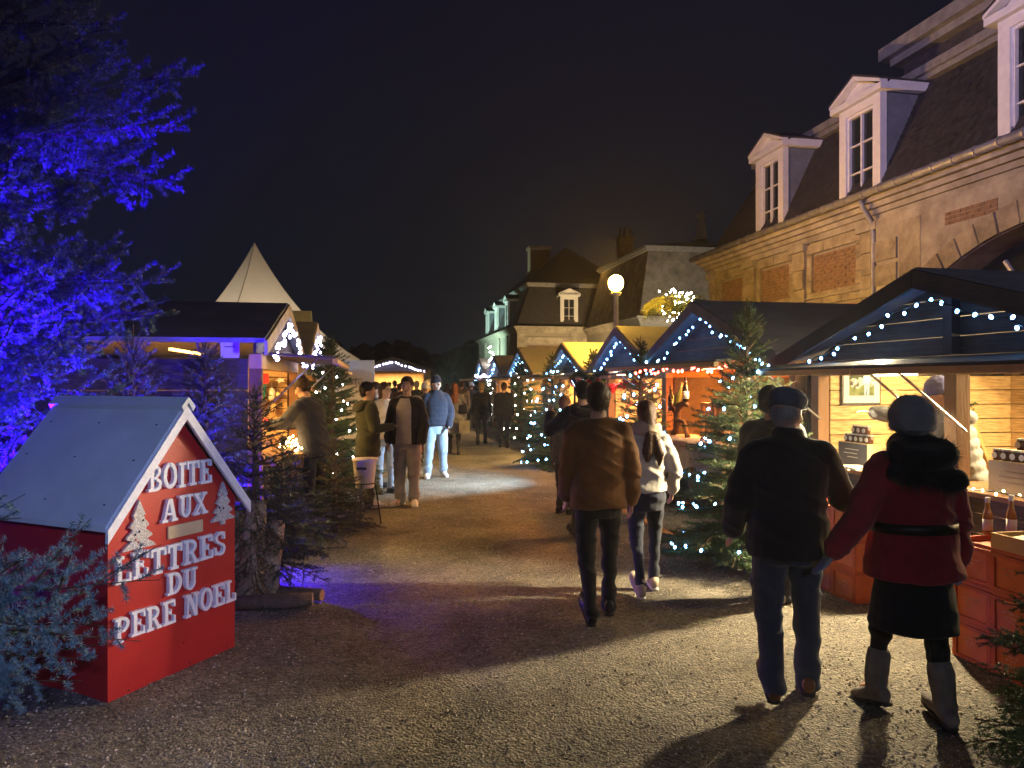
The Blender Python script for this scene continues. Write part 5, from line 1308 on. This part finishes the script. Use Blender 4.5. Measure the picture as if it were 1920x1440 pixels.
    if hairstyle == 'long':
        h.cap(U((0,-.11,1.47)), U((0,-.135,1.28)), .066, .05)
        for sx in (-1,1): h.cap(HM @ V3(.068*sx,-.02,1.62), U((.085*sx,-.03,1.40)), .034, .030); h.cap(U((.05*sx,-.12,1.45)), U((.06*sx,-.135,1.27)), .045, .03)
    if hairstyle == 'pony':
        h.cap(U((-.01,-.155,1.45)), U((-.03,-.16,1.30)), .040, .050); h.cap(U((-.03,-.16,1.30)), U((-.03,-.15,1.23)), .048, .022)
        h.cap(U((.03,-.155,1.45)), U((.075,-.16,1.28)), .036, .042); h.cap(U((.075,-.16,1.28)), U((.08,-.15,1.19)), .040, .016)
    if hairstyle == 'bun': h.ell((0,-.09,1.70),(.05,.05,.05),10,7,M=HM)
    if hairstyle != 'none':
        me_ = fused(h, .009 if near else .013, 2, 'hair', hm, .006, 45); put('hair', me_, T, scale=s)
        if vox < .0125: fuzz(me_, T, hm, 5200, .017, .0018, .74, s, 'hair_strands')
    # --- headwear
    if hat == 'beanie':
        h = MB(); h.rings([(0,-.012,1.625,.084,.098),(0,-.012,1.632,.092,.108),(0,-.012,1.672,.094,.110),(0,-.012,1.678,.089,.105),(0,-.014,1.72,.084,.097),(0,-.016,1.755,.066,.074),(0,-.018,1.778,.036,.040),(0,-.018,1.785,.008,.008)],20,M=HM @ Matrix.Translation(V3(0,0,1.66)) @ Matrix.Rotation(R(8),4,'X') @ Matrix.Translation(V3(0,0,-1.66)))
        put('beanie', fused(h, .007 if near else .011, 1, 'beanie', hatmat or KNITG, .004, 30), T, scale=s)
    if hat == 'bobble':
        h = MB(); h.ell((0,-.014,1.668),(.113,.126,.116),18,12,M=HM); h.rings([(0,-.012,1.585,.088,.104),(0,-.012,1.593,.108,.122),(0,-.012,1.650,.112,.126),(0,-.012,1.662,.098,.112)],20,M=HM)
        me = fused(h, .008, 1, 'knit_hat', hatmat or KNITG, .010, 38); put('knit_hat', me, T, scale=s)
        if near: fuzz(me, T, hatmat or KNITG, 6000, .012, .0016, .1, s, 'wool_fuzz')
    if hat == 'flatcap':
        h = MB(); h.rings([(0,-.014,1.650,.088,.104),(0,-.012,1.66,.097,.114),(0,-.004,1.695,.106,.124),(0,.0,1.722,.106,.124),(0,-.012,1.750,.088,.098),(0,-.02,1.768,.05,.056),(0,-.02,1.772,.01,.01)],20,M=HM @ Matrix.Translation(V3(0,0,1.68)) @ Matrix.Rotation(R(-9),4,'X') @ Matrix.Translation(V3(0,0,-1.68)))
        h.ell((0,.098,1.676),(.070,.062,.010),16,7,M=HM @ Matrix.Translation(V3(0,.098,1.676)) @ Matrix.Rotation(R(-12),4,'X') @ Matrix.Translation(V3(0,-.098,-1.676)))
        put('flat_cap', fused(h, .006, 1, 'flat_cap', hatmat or FELT, .003, 30), T, scale=s)
    # --- trousers or skirt with tights
    tr = MB(); tr.rings([(0,0,.76,.155,.105),(0,-.006,.86,.172,.128),(0,0,.96,.160,.118),(0,0,1.02,.150,.11)],16,M=MU)
    for k in 'RL':
        hp, kn, an = J['hip'+k], J['kn'+k], J['an'+k]
        e = an + (an-kn).normalized()*.0 - V3(0,0,.0)
        tr.cap(hp, kn, .098*(.5+.5*legw), .066*legw); tr.cap(kn, an, .066*legw, .050*legw + .012*(legw > 1.05)); 
        if legw > .95: tr.cap(an, an+(an-kn).normalized()*.03, .056*legw, .060*legw)
    put('trousers', fused(tr, vox, 2, 'trousers', trousers, .008, 12, fold*1.9), T, scale=s)
    if skirt:
        m_, z0 = skirt; k_ = MB(); k_.rings([(0,0,z0,.235,.205),(0,0,z0+.01,.238,.208),(0,0,.75,.205,.16),(0,0,.90,.19,.14),(0,0,1.0,.165,.12)],22,M=Matrix.Translation(hc-V3(0,0,.92)))
        put('skirt', fused(k_, vox, 2, 'skirt', m_, .012, 7, fold), T, scale=s)
    # --- coat
    w = bulk; j = MB(); wz = waist
    rr = [(0,0,hem,.178*wz+w+flare,.128*wz+w+flare*.8+belly*.5),(0,0,hem+.012,.182*wz+w+flare,.132*wz+w+flare*.8+belly*.5)]
    for z, rx, ry in ((.92,.176,.128),(1.05,.164,.118),(1.2,.168,.122),(1.33,.172,.122),(1.40,.145,.102),(1.445,.105,.082),(1.485,.072,.068)):
        if z <= hem+.05: continue
        q = w*(1 if z < 1.4 else .55); t_ = max(0,(1.15-z)/(1.15-hem)) if z < 1.15 else 0
        rr.append((0, belly*(.5 if 1.0 < z < 1.25 else .2), z, rx*(wz if z < 1.25 else shoulder)+q+flare*t_, ry*(wz if z < 1.25 else 1)+q+flare*t_*.8+belly*(.5 if z < 1.3 else 0)))
    if quilt:
        r2 = []
        zs = np.arange(rr[1][2], 1.44, .022)
        A = np.array(rr)
        for i, z in enumerate(zs):
            row = [np.interp(z, A[:,2], A[:,c]) for c in range(5)]; pf = quilt*(abs(math.sin(z*math.pi/.088))**.6-.5); row[2] = z; row[3] += pf; row[4] += pf; r2.append(tuple(row))
        rr = [rr[0]] + r2 + [t for t in rr if t[2] > 1.44]
    j.rings(rr, 22, M=MU, p=2.25)
    for k, sx in (('R',1),('L',-1)):
        so, el, wr_ = J['so'+k], J['el'+k], J['wr'+k]
        j.cap(U((.045*sx,-.005,1.44)), so, .052+w*.35, .060+w*.6); 
        segs_ = [(so, el, (.064+w*.75)*sleeve, (.052+w*.7)*sleeve), (el, wr_+J['fa'+k]*-.01, (.052+w*.7)*sleeve, (.040+w*.6)*sleeve)]
        for a, b_, r0, r1 in segs_:
            if quilt:
                n = max(2, int((b_-a).length/.088)); 
                for i in range(n): 
                    p0, p1 = a+(b_-a)*(i/n), a+(b_-a)*((i+1)/n); rm_ = r0+(r1-r0)*(i+.5)/n
                    j.cap(p0+(p1-p0)*.30, p0+(p1-p0)*.70, rm_+quilt*.15, rm_+quilt*.15, 12)
                    j.cap(p0, p1, rm_-quilt*.3, rm_-quilt*.3, 12)
            else: j.cap(a, b_, r0, r1, 14)
    if collar: j.rings([(0,-.006,1.455,.085,.080),(0,-.006,1.47,.086+w*.3,.082+w*.3),(0,-.004,1.475+collar,.078+w*.2,.075+w*.2),(0,-.004,1.48+collar,.06,.058)],16,M=MU)
    put('coat', fused(j, vox, 2 if not quilt else 1, 'coat', top, .009, 9, fold*1.7 if not quilt else .003), T, scale=s)
    if front:                                                    # an open jacket shows a strip of the layer underneath
        A = np.array(rr); st = MB(); V = []; ang = np.linspace(R(90-front[1]), R(90+front[1]), 9); zs = np.linspace(hem+.005, 1.46, 16)
        for z in zs:
            rx, ry = np.interp(z, A[:,2], A[:,3])+.020, np.interp(z, A[:,2], A[:,4])+.020
            for a in ang:
                c, d = math.cos(a), math.sin(a); V.append(MU @ V3(rx*math.copysign(abs(c)**(2/2.25),c), np.interp(z, A[:,2], A[:,1])+ry*abs(d)**(2/2.25), z))
        st.add(V, [(i*9+q, i*9+q+1, i*9+q+10, i*9+q+9) for i in range(15) for q in range(8)]); st.build('sweatshirt', front[0], T, True).scale = (s,)*3
    if belt:
        A = np.array(rr); bm_ = MB(); V = []; n = 30
        for z in (belt[1]-.028, belt[1]-.026, belt[1]+.026, belt[1]+.028):
            e_ = .012 if abs(z-belt[1]) < .027 else .002
            for i in range(n):
                a = 6.283*i/n; c, d = math.cos(a), math.sin(a); rx, ry = np.interp(z, A[:,2], A[:,3])+e_, np.interp(z, A[:,2], A[:,4])+e_
                V.append(MU @ V3(rx*math.copysign(abs(c)**(2/2.25),c), ry*math.copysign(abs(d)**(2/2.25),d), z))
        bm_.add(V, [(r_*n+i, r_*n+(i+1) % n, (r_+1)*n+(i+1) % n, (r_+1)*n+i) for r_ in range(3) for i in range(n)]); bm_.build('belt', belt[0], T, True).scale = (s,)*3
    if hood:
        hd = MB(); kind_, hmat = hood
        up_ = .045 if kind_ == 'fur' else 0
        pts = [U((.14*math.sin(a), -.02-.105*(1+math.cos(a))*.5-.03, 1.47+up_-.085*(math.cos(a)+1)*.5)) for a in np.linspace(-2.3,2.3,11)]
        rad = [.045+.018*math.cos(a*.5) for a in np.linspace(-2.3,2.3,11)]
        for (a, b_, r0, r1) in zip(pts, pts[1:], rad, rad[1:]): hd.cap(a, b_, r0, r1, 10)
        if kind_ == 'fur':
            hd.cap(U((-.09,-.105,1.44)), U((.09,-.105,1.44)), .075, .075); hd.cap(U((-.15,-.12,1.36)), U((.17,-.12,1.32)), .060, .066); hd.cap(U((-.06,-.02,1.50)), U((.06,-.02,1.50)), .085, .085)
            put('hood', fused(hd, .012, 2, 'hood', hmat, .006, 20), T, scale=s)
            fm = MB(); PA = [tuple(p) for p in pts[:-1]]+[tuple(U((-.16+.032*i,-.155+.012*math.cos(i),1.335-.003*i))) for i in range(10)]; PB = [tuple(p) for p in pts[1:]]+[tuple(U((-.16+.032*(i+1),-.155+.012*math.cos(i+1),1.332-.003*i))) for i in range(10)]
            needles(fm, PA, PB, 6500, .085, .0030, .15); fm.build('fur_trim', FUR, T, fix=False).scale = (s,)*3
        else: put('hood', fused(hd, max(vox,.011), 2, 'hood', hmat, .005, 14), T, scale=s)
    if scarf:
        sf = MB(); n = 14
        pts = [U((.100*math.cos(6.283*i/n), -.012+.100*math.sin(6.283*i/n), 1.475+.014*math.sin(6.283*i/n*2))) for i in range(n)]
        for i in range(n): sf.cap(pts[i], pts[(i+1) % n], .048, .048, 10)
        for i in range(n): sf.cap(pts[i]*1+V3(0,0,.052), pts[(i+1) % n]+V3(0,0,.052), .036, .036, 10)
        put('scarf', fused(sf, max(vox,.010), 2, 'scarf', scarf, .012, 18), T, scale=s)
    # --- footwear
    for n_, k in enumerate('RL'):
        an = J['an'+k]; kn = J['kn'+k]; pitch = R(lift.get(k, 0)); Mf = Matrix.Translation(an) @ Matrix.Rotation(R(foot_yaw[n_]*-1),4,'Z') @ Matrix.Rotation(-pitch,4,'X') @ Matrix.Rotation(math.pi/2,4,'X')
        # loft along the foot: local z runs backwards after the turn, so feed (x, height, -forward)
        f = MB(); f.rings([(0,-.035,.090,.018,.02),(0,-.032,.082,.034,.042),(0,-.022,.03,.040,.062),(0,-.032,-.04,.043,.048),(0,-.046,-.11,.048,.036),(0,-.052,-.165,.044,.029),(0,-.058,-.20,.028,.020),(0,-.060,-.208,.012,.010)],14,M=Mf)
        f.cap(an+V3(0,-.01,-.02), an+(kn-an).normalized()*.03, .046, .044)
        if boots: f.cap(an, an+(kn-an).normalized()*boots[1], .056, .068)
        o = put('boot' if boots else 'shoe', fused(f, .008 if near else .012, 2, 'shoe', boots[0] if boots else shoes, .003 if not boots else .006, 20, .004 if boots else 0), T, scale=s)
        so_ = MB(); so_.rings([(0,-.078,.088,.020,.010),(0,-.078,.080,.036,.012),(0,-.078,.0,.040,.012),(0,-.078,-.10,.050,.012),(0,-.078,-.17,.045,.012),(0,-.076,-.205,.024,.011)],14,M=Mf,p=3); so_.build('sole', sole, o, True)
    return T
def walk(front='R', a=.42, b=.32):
    bk = 'L' if front == 'R' else 'R'; sg = {'R':1,'L':-1}
    return {front: ((.02*sg[front],a,-1),(0,a*.25,-1)), bk: ((.02*sg[bk],-b*.35,-1),(0,-b*1.6,-1)), 'pitch': {bk: -38}}
def G(u, v): p = gp(u, v); return p

# --- the four nearest walkers
person('man in flat cap, black coat and jeans, walking beside the red coat woman', at(1478,716,4.05)-V3(0,0,CH), -12, 1.70, NAVY if False else DARKC, .80, .038, JEAN, 1.15, LEATH_B, hair='grey', hat='flatcap', turn=-38, nod=6, lean=4,
       legs={'R': ((.05,.16,-1),(.02,-.02,-1)), 'L': ((-.05,.06,-1),(0,-.55,-1)), 'pitch': {'L': -32}}, arms={'R': ((.55,.25,-1),(.15,.95,-.15)), 'L': ((-.38,-.02,-1),(-.05,.55,-.75))}, collar=.06, shoulder=1.10, vox=.0105, waist=1.06, belly=.02, fold=.005)
person('woman in dark red belted coat with black fur hood and grey knit hat', at(1712,716,3.78)-V3(0,0,CH), 4, 1.66, WINE, .78, .040, DARKC, .92, LEATH_K, hair='grey', hat='bobble', hatmat=KNITG, turn=-14, lean=2,
       legs={'L': ((-.07,.26,-1),(-.02,.12,-1)), 'R': ((.06,-.02,-1),(.02,-.22,-1)), 'pitch': {'L': 14, 'R': -10}}, arms={'L': ((-.50,.0,-1),(-.62,.22,-1)), 'R': ((.34,-.05,-1),(.16,.14,-1))},
       skirt=(DARKC,.50), boots=(SUEDE,.20), gloves=KNITG, belt=(LEATH_K,1.06), hood=('fur',DARKC), flare=.035, vox=.0105, fold=.005, waist=1.02, collar=.03)
person('man in rust brown jacket and dark trousers, seen from behind', at(1122,716,5.36)-V3(0,0,CH), 2, 1.75, RUST, .83, .026, DARKC, .98, LEATH_K, hair='brown', turn=-4,
       legs={'R': ((.02,.20,-1),(0,.06,-1)), 'L': ((-.02,-.06,-1),(.03,-.48,-1)), 'pitch': {'L': -36}}, arms={'R': ((.30,-.10,-1),(.02,.30,-1)), 'L': ((-.22,.05,-1),(.05,.6,-.9))}, collar=.015, shoulder=1.06, vox=.011, fold=.006)
person('woman in white sweater with beige scarf, brown ponytails and dark jeans', at(1212,716,6.0)-V3(0,0,CH), 4, 1.60, WHITE, .93, .022, JEAND, .88, BEIGE, SOLEW, hair='chestnut', hairstyle='pony', turn=-6, scarf=BEIGE, waist=.92, shoulder=.92,
       legs={'R': ((.03,.22,-1),(0,.08,-1)), 'L': ((-.02,.0,-1),(.02,-.40,-1)), 'pitch': {'L': -35}}, arms={'R': ((.42,-.12,-1),(.05,.55,-.8)), 'L': ((-.35,-.05,-1),(-.2,.45,-.9))}, vox=.011, fold=.005)
# --- people around the right stalls
person('man in dark coat with raised arms before the tinsel chalet', at(1092,716,8.2)-V3(0,0,CH), 14, 1.76, DARKC, .78, .04, CHAR, 1.05, LEATH_K, hair='black', turn=-4, arms={'L': ((-.80,.30,-.75),(.25,.75,.65)), 'R': ((.55,.35,-.8),(-.2,.85,.4))}, legs={'R': ((.03,.1,-1),(0,.0,-1)), 'L': ((-.04,-.05,-1),(0,-.25,-1)), 'pitch': {'L': -22}}, vox=.012, hood=('h',DARKC))
person('small person whose head shows left of the dark coated man', at(1060,716,9.6)-V3(0,0,CH), -40, 1.56, CHAR, .75, .03, DARKC, 1.0, LEATH_K, hair='chestnut', hairstyle='short', vox=.014, skin=SKIN2)
person('man with dark hair and glasses half hidden behind the flat cap man', at(1447,716,5.75)-V3(0,0,CH), -34, 1.71, DARKC, .80, .04, JEAND, 1.1, SNEAK, hair='black', turn=-30, vox=.011, arms={'R': ((.3,.3,-1),(.1,.8,-.2))})
person('stall keeper in grey puffer jacket and blue beanie reaching out', RW(4.86,5.20,0), 66, 1.80, PUFF, .80, .045, DARKC, 1.05, LEATH_K, hair='brown', hat='beanie', hatmat=KNITB, turn=-4, nod=12, quilt=.014, hood=('h',PUFF), vox=.011, lean=15, collar=.035,
       arms={'L': ((-.40,.30,-1),(.05,.70,-.65)), 'R': ((.15,.95,.10),(.0,1,.16))})
# --- visitors at the left stalls and down the alley
person('tall man in dark jacket bending over the left chalet counter', RW(-.72,9.35,0), 66, 1.84, NAVY, .74, .035, JEAN, 1.05, LEATH_K, hair='brown', lean=14, nod=22, arms={'L': ((-.1,.75,-.75),(.05,1,-.15)), 'R': ((.1,.7,-.8),(-.05,1,-.1))}, vox=.012)
person('teenager in olive parka facing right, mouth half open', at(690,716,10.1)-V3(0,0,CH), -68, 1.74, OLIVE, .72, .04, CHAR, 1.1, SNEAK, SOLEW, hair='black', hairstyle='crop', vox=.011, hood=('h',OLIVE), turn=-8, skin=SKIN2, arms={'R': ((.2,.2,-1),(-.2,.9,.1))})
person('teenager in black jacket over pale hoodie, grey joggers and white sneakers', at(763,716,10.25)-V3(0,0,CH), 172, 1.82, DARKC, .84, .032, GREYT, 1.25, SNEAK, SOLEW, hair='brown', hairstyle='crop', front=(GREYT,26), hood=('h',GREYT), vox=.012, skin=SKIN2, turn=6, foot_yaw=(24,-20),
       arms={'R': ((.30,.02,-1),(-.05,.38,-.95)), 'L': ((-.30,.02,-1),(.05,.38,-.95))})
person('young man in navy beanie, padded jacket and pale jeans lit cold white', at(818,716,13.2)-V3(0,0,CH), 196, 1.86, NAVY, .90, .035, JEANL, 1.2, SNEAK, SOLEW, hair='black', hat='beanie', hatmat=NAVY, vox=.012, skin=SKIN2, quilt=.008, collar=.035, turn=18,
       legs={'R': ((.10,.10,-1),(.08,-.10,-1)), 'L': ((-.08,-.04,-1),(-.05,-.22,-1)), 'pitch': {'L': 0}}, arms={'R': ((.28,.05,-1),(-.1,.55,-.85)), 'L': ((-.34,.0,-1),(.25,.55,-.85))})
person('brown haired woman in pale top talking beside the olive parka', at(722,716,11.4)-V3(0,0,CH), -150, 1.74, WHITE, .86, .02, JEANL, 1.0, LEATH_K, hair='chestnut', hairstyle='long', vox=.013, skin=SKIN2, turn=30)
person('dark haired person behind the olive parka, head turned right', at(706,716,12.0)-V3(0,0,CH), -80, 1.74, CHAR, .8, .03, JEAND, 1.0, LEATH_K, hair='brown', vox=.014, skin=SKIN2)
person('woman with red hair, grey coat and shoulder bag walking away', at(852,716,17.6)-V3(0,0,CH), 6, 1.76, cloth('mid_grey',(.13,.13,.13)), .52, .04, DARKC, .95, LEATH_K, hair='red', hairstyle='long', vox=.016, legs=walk('L'), flare=.03)
person('man in black jacket walking away with a hat of blond hair, left of the pair', at(903,716,20.2)-V3(0,0,CH), 0, 1.75, DARKC, .74, .045, CHAR, 1.0, LEATH_K, hair='blond', vox=.016, legs=walk('R',.35), hood=('h',DARKC))
person('woman in black padded coat walking away, right of the pair', at(945,716,19.2)-V3(0,0,CH), -3, 1.74, DARKC, .74, .05, JEAND, .95, LEATH_K, hair='chestnut', hairstyle='bun', vox=.016, legs=walk('L',.2,.15), flare=.02)
person('person in dark coat behind the beanie wearer, rusty trousers', at(798,716,15.5)-V3(0,0,CH), 30, 1.78, CHAR, .75, .04, cloth('rusty',(.10,.035,.02)), 1.0, SNEAK, hair='blond', hat='beanie', hatmat=WHITE, vox=.016, legs=walk('R'))
crowd = [  # (u, depth, facing, height, coat, hair, style, hat, label)
 (703,24,10,1.72,cloth('orange_coat',(.35,.09,.03)),'brown','long',None,'person in orange coat at the left edge of the far crowd'),
 (722,25,-10,1.74,CHAR,'brown','long',None,'long haired person in charcoal in the far crowd'),
 (740,27,20,1.80,DARKC,'black','short',None,'taller dark person silhouetted against the far lit chalet'),
 (749,23,0,1.70,cloth('brown_coat',(.09,.045,.025)),'chestnut','short',None,'short person in brown before the far lit chalet'),
 (766,24,-15,1.76,CHAR,'blond','short',None,'fair haired person in charcoal left of the grey coat'),
 (781,22.5,8,1.78,cloth('slate_coat',(.05,.06,.07)),'grey','short',None,'broad person in slate coat before the far crowd'),
 (795,25,-20,1.72,DARKC,'blond','long',None,'blond long haired person in black in the far crowd'),
 (804,19.5,14,1.80,NAVY,'blond','short','bobble','person in cream bobble hat behind the beanie wearer'),
 (866,25,-6,1.78,cloth('taupe_coat',(.16,.13,.10)),'chestnut','short',None,'person in taupe coat right of the red haired woman'),
 (884,27,5,1.74,CHAR,'black','short','beanie','person with pale hood and backpack in the far gap'),
 (838,28,-4,1.70,DARKC,'brown','long',None,'small dark figure far down the alley'),
 (876,31,10,1.72,NAVY,'brown','short',None,'navy figure farthest down the alley'),
 (730,29,0,1.74,NAVY,'black','short',None,'navy coated person deepest in the crowd at the lit chalet')]
for i, (u, d, fc, H, c, hr, st_, ht, lab) in enumerate(crowd):
    person(lab, at(u,716,d)-V3(0,0,CH), fc, H, c, .66+.02*(i % 5), .04, (JEAND,DARKC,CHAR,JEAN)[i % 4], 1.0, LEATH_K, hair=hr, hairstyle=st_, hat=ht, hatmat=WHITE if ht else None, vox=.02, face_detail=False, legs=walk('R' if i % 2 else 'L',.2,.15), grp='visitors in the far crowd', hands=False)

# bags
T = thing('shoulder_bag', 'black shoulder bag on the red haired woman', 'bag', at(869,716,17.5)-V3(0,0,CH-.98))
MB().rings([(0,0,0,.13,.05),(0,0,.02,.14,.06),(0,0,.20,.12,.05),(0,0,.22,.1,.04)],14,p=4).build('pouch', LEATH_K, T, True)
MB().tube([(-.11,0,.20),(-.16,.05,.36),(-.30,.0,.60),(-.14,.02,.42),(.08,0,.20)], .011, 6).build('strap', LEATH_K, T)
T = thing('paper_bag', 'pale carrier bag held low by the red haired woman', 'bag', at(871,716,17.3)-V3(0,0,CH-.52))
MB().prism([(-.12,0),(.12,0),(.13,.30),(-.13,.30)], 1, -.05, .05).build('sack', mat('kraft_paper',(.20,.18,.14),.8), T)
MB().tube([(-.07,0,.30),(-.05,0,.42),(.05,0,.42),(.07,0,.30)], .006, 5).build('handle', INK, T)
# glasses for the two men who wear them
for lab, base, ang_ in (('thin glasses worn by the man half hidden behind the flat cap', at(1447,716,5.75)-V3(0,0,CH), -64),('wire glasses worn by the man in the flat cap', at(1478,716,4.05)-V3(0,0,CH), -50)):
    k = 1.71/1.75 if ang_ == -64 else 1.70/1.75; T = thing('glasses', lab, 'glasses', base, R(ang_)); T.scale = (k,)*3
    g = MB()
    for sx in (-1,1):
        g.tube([(.034*sx+.022*math.cos(a), .107, 1.638+.018*math.sin(a)) for a in np.linspace(0,6.283,14)], .0022, 5); g.tube([(.056*sx,.105,1.642),(.080*sx,.0,1.640)], .0022, 5)
    g.tube([(-.012,.107,1.642),(.012,.107,1.642)], .0022, 5); g.build('frame', M_STEEL, T)

bpy.data.scenes.remove(BENCH)

# ================================================================ damp night air: a thin even haze that the lamps glow in
hz = MB().box((-110,110), (-14,130), (-1.2,17.5)).build('haze', None)
hm_ = bpy.data.materials.new('haze'); hm_.use_nodes = True
hm_.node_tree.nodes.remove(hm_.node_tree.nodes['Principled BSDF'])
pv = hm_.node_tree.nodes.new('ShaderNodeVolumePrincipled'); pv.inputs['Color'].default_value = (.9,.9,.92,1); pv.inputs['Density'].default_value = .0013; pv.inputs['Anisotropy'].default_value = .35
hm_.node_tree.links.new(pv.outputs[0], hm_.node_tree.nodes['Material Output'].inputs['Volume'])
hz.data.materials.append(hm_); kind(hz, 'stuff'); hz['label'] = 'thin damp haze filling the night air'; hz['category'] = 'haze'
